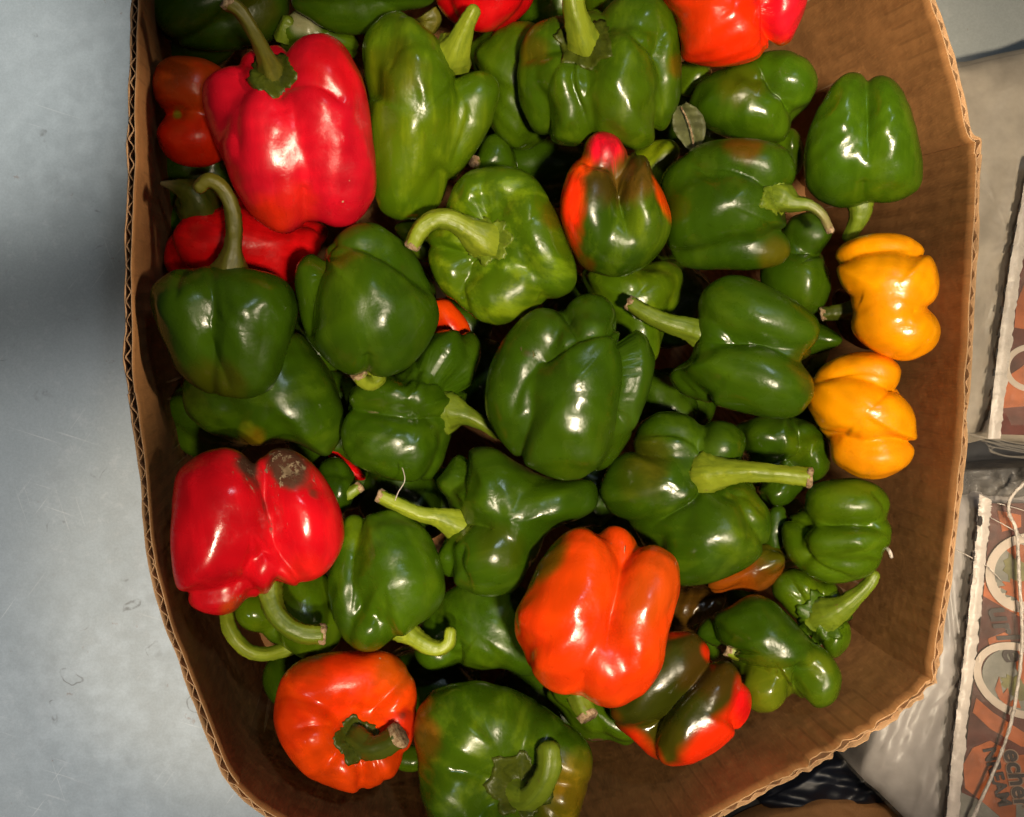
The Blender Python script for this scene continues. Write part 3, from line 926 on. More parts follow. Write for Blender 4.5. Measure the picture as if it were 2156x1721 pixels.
    for (sx, sy, sr, am, *rest) in scars:
        c = fr.loc2(sx, sy)[:2]
        dx = P[:, :2] * (fr.D / (fr.D - P[:, 2]))[:, None] - c
        if rest:
            a = math.radians(rest[1]); ca, sa = math.cos(a), math.sin(a)
            dx = np.column_stack([(dx[:, 0] * ca + dx[:, 1] * sa) / rest[0], -dx[:, 0] * sa + dx[:, 1] * ca])
        dd = np.hypot(dx[:, 0], dx[:, 1]) / (sr * fr.px)
        sc = np.maximum(sc, am * np.clip(1.3 - dd, 0, 1) * (P[:, 2] > 0))
    set_attr(me, 'scar', 'FLOAT', sc)
    set_attr(me, 'streak', 'FLOAT', np.full(len(P), streak))
    axc = np.column_stack([P @ pv, P @ qv, 0.16 * (P @ ax3)]) + rs.uniform(-1, 1, 3)
    set_attr(me, 'axc', 'FLOAT_VECTOR', axc)
    if stem:
        make_stem(root, fr, sh, P, stem, stem_tint, calyx, rs, tip, base_h, stem_tip_tint)
    return root

def surf_z(sh, fr, P, x, y):
    q = fr.loc2(x, y)[:2]
    app = P[:, :2] * (fr.D / (fr.D - P[:, 2]))[:, None]
    d = np.hypot(app[:, 0] - q[0], app[:, 1] - q[1])
    ok = (d < 0.004) & (P[:, 2] > -0.01)
    if ok.any(): return float(np.median(P[ok, 2]))
    return 0.0

def drape(fr, P, xy):
    """local points lying on the fruit at the given sideways positions"""
    ok = P[:, 2] > -0.004
    T = P[ok]
    out = []
    for q in xy:
        d2 = ((T[:, :2] - q) ** 2).sum(1)
        i = np.argpartition(d2, 6)[:6]
        w_ = 1 / (d2[i] + 4e-7)
        out.append((q[0], q[1], float((T[i, 2] * w_).sum() / w_.sum())))
    return np.array(out)

def make_stem(root, fr, sh, P, stem, tint, calyx, rs, tip=True, base_h=None, tip_tint=None):
    bx, by = stem[0][0], stem[0][1]
    z0 = surf_z(sh, fr, P, bx, by) if base_h is None else base_h * fr.px
    ctl = []
    for (x, y, dh, r) in stem:
        h = z0 + dh * fr.px
        p = fr.loc2(x, y, h)
        ctl.append((*p, r * fr.px))
    C = catmull(ctl, 7)
    pts = C[:, :3]; rad = np.maximum(C[:, 3], 0.0008)
    m = len(pts); ns = 16
    tan = np.gradient(pts, axis=0); tan /= np.linalg.norm(tan, axis=1)[:, None]
    ref = np.array([0.3, 0.2, 1.0])
    u = np.cross(tan[0], ref); u /= np.linalg.norm(u)
    verts = []; axc = []; ph = rs.uniform(0, 6.28)
    s = np.concatenate([[0], np.cumsum(np.linalg.norm(np.diff(pts, axis=0), axis=1))])
    for i in range(m):
        u = u - tan[i] * np.dot(u, tan[i]); u /= np.linalg.norm(u)
        v = np.cross(tan[i], u)
        for j in range(ns):
            a = 2 * math.pi * j / ns
            rr = rad[i] * (1 + 0.11 * math.cos(5 * a + ph + s[i] * 30) + 0.03 * math.sin(s[i] * 400 + 3 * a) + 0.03 * rs.normal())
            verts.append(pts[i] + (u * math.cos(a) + v * math.sin(a)) * rr)
            axc.append((math.cos(a) * rad[i], math.sin(a) * rad[i], s[i] * 0.12))
    last_u, last_v = u, v
    F = []
    for i in range(m - 1):
        for j in range(ns):
            F.append((i * ns + j, i * ns + (j + 1) % ns, (i + 1) * ns + (j + 1) % ns, (i + 1) * ns + j))
    if not tip:
        for q in (0.55, 0.92):
            for j in range(ns):
                a = 2 * math.pi * j / ns
                verts.append(pts[-1] + tan[-1] * rad[-1] * q * 0.7 + (u * math.cos(a) + v * math.sin(a)) * rad[-1] * math.sqrt(1 - q * q) * (1 + 0.05 * rs.normal()))
                axc.append((math.cos(a) * rad[-1], math.sin(a) * rad[-1], s[-1] * 0.12))
        for i in (m - 1, m):
            for j in range(ns):
                F.append((i * ns + j, i * ns + (j + 1) % ns, (i + 1) * ns + (j + 1) % ns, (i + 1) * ns + j))
        m += 2
    verts.append(pts[-1] + tan[-1] * (0.0002 if tip else rad[-1] * 0.68)); axc.append((0, 0, s[-1] * 0.12))
    for j in range(ns): F.append(((m - 1) * ns + j, (m - 1) * ns + (j + 1) % ns, len(verts) - 1))
    st = mesh_obj('stem', fr.world(np.array(verts)), F, M_STEM, root)
    base = np.array(TINT[tint] if isinstance(tint, str) else tint)
    t = np.tile(base, (len(verts), 1))
    tt = np.repeat(np.linspace(0, 1, m), ns); tt = np.append(tt, 1.0)
    if tip_tint:
        wgt = np.clip((tt - 0.55) / 0.4, 0, 1)[:, None]
        t = t * (1 - wgt) + np.array(TINT[tip_tint]) * wgt
    set_attr(st.data, 'tint', 'FLOAT_COLOR', np.column_stack([t, np.ones(len(t))]))
    set_attr(st.data, 'axc', 'FLOAT_VECTOR', np.array(axc) + rs.uniform(-1, 1, 3))
    if tip:
        # the pale cut end: a short uneven plug
        tv = []; tf = []
        e = pts[-1]; d = tan[-1]
        for q, (dd, k_) in enumerate(((-0.0016, 1.05), (0.0008, 1.08), (0.0016, 0.92))):
            for j in range(ns):
                a = 2 * math.pi * j / ns
                tv.append(e + d * (dd + rs.normal() * 0.00025) + (last_u * math.cos(a) + last_v * math.sin(a)) * rad[-1] * k_ * (1 + 0.05 * rs.normal()))
        tv.append(e + d * 0.0004)
        for q in range(2):
            for j in range(ns):
                tf.append((q * ns + j, q * ns + (j + 1) % ns, (q + 1) * ns + (j + 1) % ns, (q + 1) * ns + j))
        for j in range(ns): tf.append((2 * ns + j, 2 * ns + (j + 1) % ns, 3 * ns))
        mesh_obj('cut_end', fr.world(np.array(tv)), tf, M_TIP, st)
    if calyx:
        rc = calyx[0] * fr.px; pts_n = calyx[1] if len(calyx) > 1 else 6
        ctint = calyx[2] if len(calyx) > 2 else 'stemdark'
        B = np.array(fr.loc2(bx, by, surf_z(sh, fr, P, bx, by)))
        if len(calyx) > 3: B = np.array(fr.loc2(calyx[3], calyx[4], surf_z(sh, fr, P, calyx[3], calyx[4])))
        bl = np.linalg.norm(B); b = B / bl
        e1 = np.array([1.0, 0, 0]); e2 = np.array([0, 1.0, 0])
        nr, na = 7, 60
        ph = rs.uniform(0, 6.28)
        prof = np.array([1 + 0.13 * math.cos(pts_n * a + ph) + 0.05 * math.sin(2 * a + ph) for a in np.linspace(0, 2 * math.pi, na, endpoint=False)])
        prof *= 1 + 0.05 * rs.normal(size=na)
        dirs = []
        for i in range(nr):
            ro = (i + 0.6) / (nr - 0.4) * rc
            for j in range(na):
                a = 2 * math.pi * j / na
                dirs.append(B + (e1 * math.cos(a) + e2 * math.sin(a)) * ro * prof[j])
        Q = drape(fr, P, np.array(dirs)[:, :2])
        nrm = Q / np.linalg.norm(Q, axis=1)[:, None]
        lift = np.repeat(np.linspace(0.0022, 0.0010, nr), na)
        crk = rs.normal(size=len(Q)) * 0.00035
        top = Q + nrm * (lift + crk)[:, None]
        rim = Q[-na:] - nrm[-na:] * 0.0006
        cv = np.vstack([top, rim])
        cf = []
        for i in range(nr):
            for j in range(na):
                cf.append((i * na + j, (i + 1) * na + j, (i + 1) * na + (j + 1) % na, i * na + (j + 1) % na))
        ca = mesh_obj('calyx', fr.world(cv), cf, M_STEM, root)
        set_attr(ca.data, 'tint', 'FLOAT_COLOR', np.tile(np.array([*TINT[ctint], 1.0]), (len(cv), 1)))
        set_attr(ca.data, 'axc', 'FLOAT_VECTOR', cv + rs.uniform(-1, 1, 3))
# ------------------------------------------------------------------ the peppers
# outlines and lobes are in drawing units; z is the height of the fruit's middle in metres
pepper('large glossy red pepper with long green stem, at the upper left of the box',
    [(530,106),(497,131),(455,149),(428,175),(425,212),(440,277),(467,334),(488,388),(518,441),(551,474),(587,491),(613,492),(641,474),(667,469),(703,480),(740,474),(769,450),(788,418),(795,373),(786,298),(775,209),(757,149),(733,104),(703,79),(673,70),(637,76),(593,92)],
    0.022, 'crimson', grooves=[([(600,165),(660,168),(705,190),(728,218)],12,14),([(640,390),(643,440),(641,478)],14,15),([(575,170),(590,205),(600,240)],8,14),([(535,150),(505,195),(490,260),(500,330)],9,16)], lobes=[(695,285,195,95,-83,16,95,0.0),(590,320,172,98,-72,10,90,-0.05),(495,235,110,68,-62,-30,70),(672,125,62,62,30,0,70),(560,150,60,50,0,-60,60)],
    neg=[(572,146,34,44)], spots=[(560,470,50,'redorange',0.8),(620,430,45,'redorange',.5),(715,140,60,'red',.6)], streak=0.15, rough=0.00026,
    stem=[(574,160,-22,42),(568,140,6,24),(556,112,30,16),(535,70,52,13),(507,25,64,13),(478,3,70,15)], stem_tint='stemolive', calyx=(41,5,'stemdark'))

pepper('long tapering olive green pepper with a short fat stem, leaning on the large red pepper',
    [(760,98),(775,63),(802,34),(838,22),(868,33),(889,54),(916,76),(939,108),(963,146),(990,150),(1011,148),(1036,156),(1051,176),(1050,212),(1035,262),(1005,316),(975,358),(945,403),(922,438),(892,459),(853,465),(817,456),(793,432),(782,390),(778,310),(776,239),(766,160)],
    0.004, 'mid', grooves=[([(965,150),(985,190),(1000,225),(985,290),(955,350)],15,15),([(815,150),(835,100),(880,85)],8,14)], lobes=[(868,245,225,92,76,12,88,0.14),(985,250,130,58,62,-16,62),(815,110,95,58,65,-20,60),(880,410,60,70,70,-10,60)], spots=[(900,330,90,'light',.6),(1000,260,50,'light',.6),(830,150,60,'olive',.35)],
    streak=0.5, stem=[(950,118,-16,42),(958,108,12,33),(970,80,34,22),(984,48,48,16),(998,20,56,13)], stem_tint='stemlight', tip=False)

pepper('broad green pepper with deep lobes and upright pale stem, top centre of the box',
    [(1092,119),(1101,85),(1124,53),(1158,34),(1195,28),(1256,18),(1300,-8),(1349,-18),(1390,-4),(1417,26),(1430,75),(1435,134),(1434,194),(1420,245),(1391,286),(1364,310),(1335,318),(1300,304),(1255,306),(1211,309),(1166,302),(1130,284),(1101,233),(1089,179)],
    0.012, (0.050, 0.105, 0.002), grooves=[([(1228,100),(1200,112),(1197,150),(1203,190),(1222,240),(1240,290)],15,10),([(1192,110),(1160,150),(1146,200),(1155,270)],7,12),([(1320,60),(1362,90),(1392,130),(1405,190),(1406,260)],14,10),([(1192,103),(1140,100),(1100,128)],12,10)], lobes=[(1310,185,128,82,-88,28,95,0.05),(1203,205,112,66,-78,12,88),(1140,190,98,50,-100,-22,70),(1408,170,110,42,-85,-12,70),(1150,85,58,52,20,-16,60),(1340,50,70,80,0,-10,60)],
    neg=[(1235,85,22,40)], spots=[(1120,110,30,'umber',.4),(1430,140,22,'umber',.5),(1330,240,70,'light',.2),(1220,200,50,'light',.15)], streak=0.45,
    stem=[(1232,92,-14,42),(1226,78,8,32),(1217,48,26,25),(1208,10,38,21),(1203,-40,44,20)], stem_tint='stemlight', calyx=(48,6))

pepper('orange red pepper with one crimson lobe, cut by the top edge against the cardboard',
    [(1392,0),(1416,32),(1432,88),(1435,124),(1468,137),(1513,142),(1558,137),(1593,127),(1617,108),(1641,104),(1665,87),(1678,60),(1694,24),(1701,-4),(1692,-60),(1610,-120),(1480,-112),(1405,-55)],
    0.026, 'redorange', grooves=[([(1614,-20),(1616,50),(1612,112)],18,9)], lobes=[(1505,40,120,98,-40,20,90),(1662,10,92,50,-75,0,70),(1440,-20,90,60,70,-10,70)], spots=[(1668,20,58,'crimson',.95),(1520,90,60,'redorange',.7),(1470,30,60,'orange',.35)], streak=0.1, scars=[(1614,8,8,.5)])

pepper('dark green two-lobed pepper lying under the orange red one, by the right wall',
    [(1450,227),(1459,194),(1480,165),(1528,140),(1587,119),(1617,108),(1662,106),(1695,122),(1716,146),(1722,179),(1708,215),(1685,238),(1668,255),(1662,277),(1645,300),(1590,300),(1528,290),(1483,268)],
    -0.014, 'green', grooves=[([(1595,130),(1618,165),(1632,190),(1658,215),(1670,250)],15,9)], lobes=[(1560,215,112,72,-12,14,70),(1668,165,55,58,0,6,60),(1590,140,70,50,20,0,60)], spots=[(1560,175,45,'olive',.4),(1640,265,50,'mid',.5)])

pepper('squarish green pepper hanging stem down against the right cardboard wall',
    [(1737,203),(1760,170),(1796,149),(1826,146),(1868,161),(1901,191),(1922,239),(1936,298),(1944,352),(1939,391),(1913,415),(1874,427),(1832,428),(1796,438),(1760,436),(1722,421),(1698,394),(1692,352),(1695,307),(1710,254)],
    0.006, 'green', grooves=[([(1822,140),(1826,200),(1828,260),(1832,340)],12,14),([(1818,380),(1816,430)],8,14)], axis=(268,-6), lobes=[(1764,290,140,70,-86,14,78),(1874,285,140,66,-92,14,78),(1820,330,100,80,90,10,80)], spots=[(1850,400,60,'mid',.25)], streak=0.3,
    stem=[(1812,420,0,30),(1812,446,4,22),(1803,474,2,16),(1786,502,-4,13)], stem_tint='stem', base_h=-14, tip=False)

pepper('dark green pepper with a dry broken stem pointing right, beside the red-capped pepper',
    [(1391,385),(1403,358),(1432,331),(1468,307),(1513,294),(1573,291),(1632,301),(1660,318),(1675,352),(1676,385),(1662,412),(1652,440),(1658,480),(1666,515),(1660,541),(1637,560),(1584,569),(1518,568),(1468,568),(1432,558),(1412,535),(1402,501),(1404,455),(1395,418)],
    0.010, 'green', grooves=[([(1640,400),(1610,380),(1575,360),(1520,345),(1460,350)],14,11),([(1660,510),(1610,500),(1500,505)],5,20)], lobes=[(1560,345,122,55,-18,10,65),(1520,440,118,85,5,20,85),(1545,525,112,48,4,0,60),(1455,400,70,70,40,0,60)],
    neg=[(1668,420,22,34)], spots=[(1570,298,38,'umber',.65),(1640,545,40,'gold',.4)],
    stem=[(1630,418,-8,38),(1646,418,8,30),(1672,428,20,17),(1704,432,26,11),(1732,453,26,9),(1747,484,18,8)], stem_tint='stem', stem_tip_tint='dry', calyx=(27,5,'stem'), base_h=28)

pepper('green pepper peeking out between the dry-stemmed pepper and the yellow pepper',
    [(1640,480),(1664,458),(1700,445),(1733,455),(1752,478),(1753,498),(1739,517),(1736,544),(1747,574),(1750,607),(1737,641),(1712,662),(1660,660),(1610,630),(1600,570),(1615,520)],
    -0.022, 'green', grooves=[([(1660,530),(1700,528),(1742,530)],12,13)], lobes=[(1712,490,50,44,20,0,50),(1690,590,72,62,-70,12,60)], spots=[(1700,600,50,'mid',.5)])

pepper('upper yellow pepper pressed against the right cardboard wall',
    [(1760,566),(1758,538),(1776,513),(1816,496),(1866,490),(1906,495),(1934,511),(1954,532),(1970,556),(1978,590),(1975,621),(1961,648),(1974,668),(1982,697),(1972,727),(1946,748),(1909,761),(1876,755),(1836,738),(1806,714),(1791,690),(1794,657),(1784,624),(1770,598)],
    0.012, 'yellow', grooves=[([(1760,552),(1800,530),(1850,520),(1900,518),(1936,524)],9,10),([(1780,622),(1815,632)],5,16),([(1972,648),(1945,658),(1918,664)],9,10)], axis=(180,0), lobes=[(1852,520,92,36,6,-4,60),(1872,590,104,70,-4,18,82),(1882,692,94,66,-6,14,80),(1876,640,88,70,-4,20,78)], neg=[], spots=[(1870,660,60,(0.9,0.30,0.004),.5)], streak=0.1, rough=0.0002,
    stem=[(1800,652,-10,22),(1778,655,-10,17),(1755,658,-8,15),(1733,661,-8,14)], stem_tint='stemdark', base_h=-30, k=0.0011)

pepper('lower yellow pepper wedged under the other yellow one',
    [(1700,856),(1703,820),(1712,792),(1737,767),(1783,746),(1830,740),(1869,750),(1895,772),(1899,797),(1890,821),(1911,846),(1926,873),(1930,909),(1931,940),(1918,972),(1885,998),(1845,1010),(1812,1007),(1779,991),(1752,968),(1746,930),(1722,900)],
    0.000, 'yellow', grooves=[([(1704,808),(1760,788),(1830,778),(1900,800)],8,9),([(1745,920),(1790,942),(1830,952),(1880,948),(1930,936)],6,9)], lobes=[(1818,785,88,44,10,0,62),(1815,862,112,64,-18,22,80),(1842,960,94,50,-14,4,68)], spots=[(1850,960,60,(0.88,0.30,0.005),.5)], streak=0.1, rough=0.0003, k=0.0011)

pepper('dark green pepper lying on its side with a straight stem pointing left, right of centre',
    [(1468,651),(1475,621),(1495,598),(1525,582),(1568,581),(1617,602),(1667,629),(1704,654),(1722,674),(1728,699),(1716,732),(1698,766),(1712,798),(1715,825),(1701,856),(1677,876),(1644,883),(1584,874),(1518,858),(1468,846),(1435,830),(1412,802),(1410,780),(1440,764),(1457,743),(1461,710)],
    0.012, 'green', grooves=[([(1456,714),(1530,722),(1600,722),(1650,740),(1700,770)],17,15),([(1412,785),(1440,815),(1470,850)],9,10)], axis=(160,6), lobes=[(1590,660,130,72,-20,12,74),(1580,785,142,72,-14,22,80),(1462,802,55,42,-20,-22,55),(1490,720,60,80,80,0,70)], spots=[(1715,800,30,'olive',.5),(1690,760,26,'olive',.4),(1500,640,50,'mid',.3)],
    stem=[(1470,700,-4,30),(1442,690,4,23),(1402,678,12,19),(1362,660,16,17),(1326,638,16,15)], stem_tint='stem', base_h=16)

pepper('largest dark green pepper in the very middle of the pile, stem hidden',
    [(1020,838),(1032,770),(1058,718),(1088,679),(1124,653),(1165,647),(1186,640),(1214,622),(1249,618),(1284,633),(1299,662),(1303,690),(1335,692),(1363,712),(1378,747),(1376,792),(1366,830),(1346,880),(1322,930),(1283,982),(1250,996),(1222,1012),(1187,1013),(1137,996),(1088,967),(1052,925),(1030,890)],
    0.020, 'green', grooves=[([(1228,704),(1190,728),(1155,752),(1132,757)],13,9),([(1136,753),(1109,786),(1085,834),(1072,890)],9,14),([(1292,700),(1320,740),(1328,790),(1318,850),(1296,920)],14,9),([(1165,640),(1188,655),(1207,682),(1225,706)],17,9),([(1222,706),(1262,698),(1304,690)],15,9)], lobes=[(1205,835,182,92,70,26,92,-0.04),(1095,815,165,72,74,0,80,-0.05),(1140,702,55,62,40,14,60),(1246,672,56,54,0,-14,60),(1338,790,110,34,80,-10,66)],
    spots=[(1230,930,90,'mid',.35)], scars=[(1108,745,16,.42,1.5,-25)], streak=0.15)

pepper('egg-shaped green pepper whose curled stub stem points at the viewer, left of centre',
    [(622,565),(634,546),(658,530),(688,515),(712,491),(751,471),(786,470),(822,488),(867,527),(897,580),(920,634),(925,670),(912,708),(882,753),(846,783),(807,795),(777,793),(739,791),(703,774),(667,738),(640,700),(627,640),(620,605)],
    0.010, 'green', grooves=[([(703,505),(676,541),(655,610),(645,670),(650,715)],13,10),([(703,509),(750,513),(810,540),(862,575),(905,618)],12,10),([(775,745),(772,800)],14,12),([(690,500),(703,509)],8,9)], axis=(280,-10), lobes=[(785,650,142,112,-72,24,105),(655,610,85,40,-78,-20,60),(818,545,105,60,-52,0,66),(740,510,60,50,30,0,60)], spots=[(720,620,70,'mid',.5),(740,560,50,'mid',.4)],
    stem=[(790,782,-6,22),(794,797,2,18),(780,808,12,15),(763,802,24,15),(754,786,34,16)], stem_tint='stemlight', base_h=-8)

pepper('streaky green pepper curled like a ring around its thick bent pale stem',
    [(930,449),(945,412),(968,376),(999,357),(1041,349),(1088,354),(1124,372),(1150,407),(1172,449),(1191,500),(1208,542),(1216,583),(1209,607),(1188,624),(1154,636),(1118,658),(1082,678),(1046,686),(1011,676),(981,658),(954,637),(930,613),(913,583),(900,542),(892,506),(905,470)],
    0.006, 'mid', grooves=[([(1012,460),(1008,410),(1020,360)],10,10),([(990,545),(973,580),(970,620),(985,660)],13,10),([(1100,480),(1140,440),(1160,420)],4,14),([(1140,620),(1165,640)],10,14)], axis=(170,40), lobes=[(1135,500,125,62,-65,18,78,0,0.0),(1060,620,110,62,18,16,70),(985,400,62,50,40,4,64),(1060,395,70,48,-10,6,64),(940,580,62,46,-60,0,60),(1150,590,60,52,-40,6,64)],
    neg=[(1012,510,46,52)], spots=[(1165,450,30,'umber',.35),(1080,640,70,'light',.4),(960,590,50,'light',.45)], streak=0.9,
    stem=[(1030,508,-20,48),(1012,500,2,40),(978,478,24,24),(945,462,36,21),(912,464,40,19),(884,486,40,18),(868,518,36,15)], stem_tint='stemlight', calyx=(42,7,'stem'))

pepper('dark green pepper turning orange at its sides with a round red cap on top',
    [(1178,440),(1187,387),(1202,351),(1222,326),(1230,300),(1253,280),(1277,277),(1303,289),(1317,312),(1339,317),(1363,334),(1375,367),(1393,398),(1410,440),(1414,476),(1402,512),(1378,545),(1345,571),(1303,584),(1267,580),(1228,563),(1206,530),(1187,485)],
    0.016, 'green', grooves=[([(1285,335),(1300,390),(1312,440),(1324,495)],15,10),([(1218,336),(1255,344),(1290,346),(1330,324)],12,8)], axis=(262,-5), lobes=[(1250,450,122,70,-84,14,84),(1355,435,112,58,-98,12,78),(1274,318,48,48,0,4,52),(1300,500,70,80,0,6,80)],
    spots=[(1300,365,60,'brown',.8,1.6,0),(1192,450,34,'redorange',.97,3.8,88),(1400,425,13,'orange',.95,3.6,-68),(1275,302,40,'crimson',1.0,1.15,0),(1375,480,45,'grove',.7),(1220,345,24,'orange',.85),(1225,565,24,'umber',.7)], streak=0.8, rough=0.0005, k=0.0011)

pepper('dull dark green pepper with tall bent stem in the shade of the left wall',
    [(316,610),(339,586),(366,568),(393,565),(428,559),(464,560),(512,564),(554,571),(592,585),(616,608),(627,640),(625,679),(607,732),(592,783),(572,818),(542,836),(512,841),(479,840),(434,828),(399,807),(369,774),(349,729),(330,685),(318,646)],
    0.010, 'green', grooves=[([(440,700),(464,774),(491,838)],9,13),([(388,562),(371,589),(366,630)],7,10),([(560,640),(555,720),(535,800)],5,24)], axis=(88,14), lobes=[(520,690,142,92,80,14,92,0.18),(410,690,130,75,96,6,80,0.2),(560,640,70,58,60,0,70,.1),(380,610,50,60,0,-12,60)], spots=[(450,820,60,'olive',.45)],
    streak=0.05, stem=[(484,574,-10,40),(486,556,0,30),(491,520,14,17),(493,470,28,16),(483,424,38,15),(462,392,44,15),(438,381,46,14),(418,396,40,13)], stem_tint='stemolive', base_h=16, tip=False)

pepper('deep red pepper sunk below the large red one, with a dried beak-like stem',
    [(348,520),(385,460),(430,420),(500,400),(570,420),(650,460),(692,480),(678,520),(640,580),(625,620),(560,640),(430,630),(355,575)],
    -0.056, 'red', axis=(165,5), n=3, roll=90, streak=0.2,
    stem=[(420,440,0,44),(410,415,20,36),(385,398,24,20),(362,391,24,10),(340,386,24,4)], stem_tint='stemdark', stem_tip_tint='dry', base_h=45, tip=False)

pepper('small two-lobed pepper half orange half red with a scar dot, by the left wall',
    [(321,167),(333,134),(360,119),(399,119),(440,128),(480,160),(500,240),(490,315),(452,346),(411,353),(369,343),(340,316),(328,277),(338,250),(336,233),(323,206)],
    -0.022, 'redorange', lobes=[(400,180,85,64,0,6,64),(405,292,82,64,0,6,64)], neg=[(362,240,22,26)], spots=[(385,165,80,'orangedark',.6),(365,140,40,'umber',.4),(373,240,8,'stemlight',.9)], streak=0.1)

pepper('dim blackish green pepper in the top left corner of the box',
    [(322,-10),(330,50),(355,85),(400,103),(460,110),(540,100),(590,72),(608,20),(600,-40),(500,-80),(380,-70)], -0.032, 'green', axis=(30,0), n=3, roll=20, spots=[(540,20,40,'olive',.5)])

pepper('green pepper cut by the top edge, above the tapering olive green one',
    [(612,0),(640,36),(690,66),(740,74),(780,70),(812,42),(860,22),(905,12),(925,-30),(860,-80),(740,-90),(640,-55)], -0.012, 'green', axis=(0,0), n=4, roll=20, off=0.34,
    stem=[(900,25,0,26),(908,40,0,22),(900,58,-4,20)], stem_tint='stemolive', base_h=-12, tip=False)

pepper('bright red pepper tip cut by the top edge, behind the short fat stem',
    [(918,0),(928,22),(950,45),(985,63),(1020,69),(1060,61),(1095,38),(1120,8),(1128,-40),(1080,-90),(980,-90),(922,-50)], -0.006, 'red', axis=(80,0), n=3, roll=80, streak=0.1)

pepper('flat-sided green pepper wedged between the tapering olive pepper and the deeply lobed one',
    [(985,110),(1000,84),(1040,56),(1110,45),(1150,70),(1185,140),(1190,230),(1150,290),(1120,312),(1090,317),(1060,300),(1030,260),(1015,190)], -0.034, 'mid', axis=(70,0), n=3, roll=100, off=.3)

pepper('small dark green pepper showing a pale round cut stem below the tapering olive pepper',
    [(1000,350),(1010,315),(1025,288),(1050,282),(1075,305),(1090,345),(1080,385),(1040,395),(1008,380)], -0.042, 'green', axis=(190,0), n=3, roll=60, res=30,
    stem=[(1030,345,0,14),(1015,346,12,13),(998,341,22,12)], stem_tint='stemolive', base_h=14)

pepper('bright green pepper glimpsed low between the red-capped and the dry-stemmed pepper',
    [(1330,330),(1352,308),(1380,296),(1415,295),(1432,318),(1418,352),(1398,385),(1370,410),(1335,390)], -0.034, 'light', axis=(60,0), n=3, roll=60, res=30, streak=.6)

pepper('green pepper beneath the red-capped pepper, running down behind the straight stem',
    [(1222,575),(1260,560),(1330,560),(1400,548),(1434,568),(1438,600),(1432,632),(1412,668),(1394,715),(1380,760),(1340,775),(1295,735),(1270,680),(1244,630)], -0.034, 'mid', axis=(110,0), n=3, roll=95, off=.34, spots=[(1400,600,50,'light',.4)], streak=.5)

pepper('orange pepper showing only a corner below the streaky curled pepper',
    [(905,640),(937,628),(962,648),(990,692),(980,740),(935,740),(905,700)], -0.052, 'orange', axis=(120,0), n=3, roll=60, res=26, spots=[(940,695,25,'redorange',.8)])

pepper('broad dark green pepper beneath the dull one, with a yellowish scuff',
    [(400,760),(470,740),(560,720),(625,700),(662,736),(700,790),(720,850),(726,880),(722,917),(700,952),(680,966),(655,948),(620,932),(583,935),(537,940),(480,930),(420,900),(385,850)], -0.026, 'green', axis=(10,0), lobes=[(600,840,150,120,-50,16,100),(480,850,100,80,0,-10,80),(690,900,60,45,60,0,60)], spots=[(535,925,24,'gold',.75),(520,905,16,'lime',.5),(680,940,40,'mid',.4)], streak=.35)

pepper('green pepper with splayed pale stem pointing right, below the egg-shaped one',
    [(718,900),(728,850),(745,815),(800,790),(850,770),(890,735),(910,705),(945,694),(998,702),(1014,740),(1004,790),(985,830),(965,880),(948,930),(930,980),(908,1010),(865,1015),(816,1010),(776,993),(740,975),(720,940)],
    -0.020, 'green', grooves=[([(735,862),(800,876),(870,885),(940,880)],13,8),([(890,800),(930,800),(960,835)],15,10),([(962,740),(970,790),(962,830)],12,9)], axis=(-12,10), lobes=[(840,828,100,52,-12,20,66),(835,930,105,74,-10,18,74),(935,745,44,54,60,0,60),(985,760,60,34,80,-22,50),(920,960,60,40,70,-14,50)], neg=[(985,868,20,30)], k=0.0011,
    scars=[(800,872,10,.22,7,-8)],
    stem=[(938,868,-10,48),(955,866,6,38),(978,873,20,22),(1012,890,26,14),(1048,918,20,8)], stem_tint='stem', base_h=8, tip=False)

pepper('thin sliver of a dark red pepper deep under the dark green ones',
    [(690,955),(706,944),(725,962),(760,990),(770,1010),(740,1010),(705,995)], -0.066, 'red', axis=(-40,0), n=3, roll=90, res=24)

pepper('big red pepper with a grey brown corky scar, against the lower left wall',
    [(361,1083),(364,1033),(374,993),(402,968),(434,950),(474,943),(510,952),(534,969),(551,953),(584,942),(623,950),(660,977),(690,1016),(713,1059),(726,1116),(719,1156),(696,1195),(666,1222),(633,1237),(605,1234),(588,1226),(572,1246),(544,1259),(516,1262),(502,1284),(471,1296),(428,1290),(396,1272),(373,1242),(363,1199),(358,1140)],
    0.022, (0.58, 0.004, 0.011), grooves=[([(534,955),(545,1000),(565,1050),(590,1110),(602,1160),(588,1230)],17,15),([(430,1262),(500,1258),(550,1248)],10,9)], axis=(-80,0), lobes=[(472,1085,142,108,-92,24,100),(638,1085,148,84,-70,18,92),(480,1255,42,64,80,-6,60),(560,1200,66,60,0,4,80)], neg=[(592,1246,12,20),(606,985,7,26)], scars=[(606,985,44,1.0,1.35,-50),(522,985,30,.70,1.5,-55),(660,1040,14,.5,1.6,-40),(585,1050,14,.40,5,-70),(560,1075,12,.40,5,-72),(535,1010,16,.5,3,-60),(580,1080,10,.24,4.5,-75),(650,1020,20,.4,1.5,-50),(548,1040,12,.26,4,-60),(502,1276,22,.45,1.6,30)],
    spots=[(640,1215,45,'redorange',.3),(625,970,50,(0.30,0.012,0.01),.6),(490,1285,24,'orangedark',.6)], streak=0.15, rough=0.0004, k=0.0011,
    stem=[(566,1232,-6,28),(570,1262,2,23),(582,1292,10,21),(606,1318,16,20),(640,1334,20,20),(680,1336,22,20)], stem_tint='stem', base_h=-10)

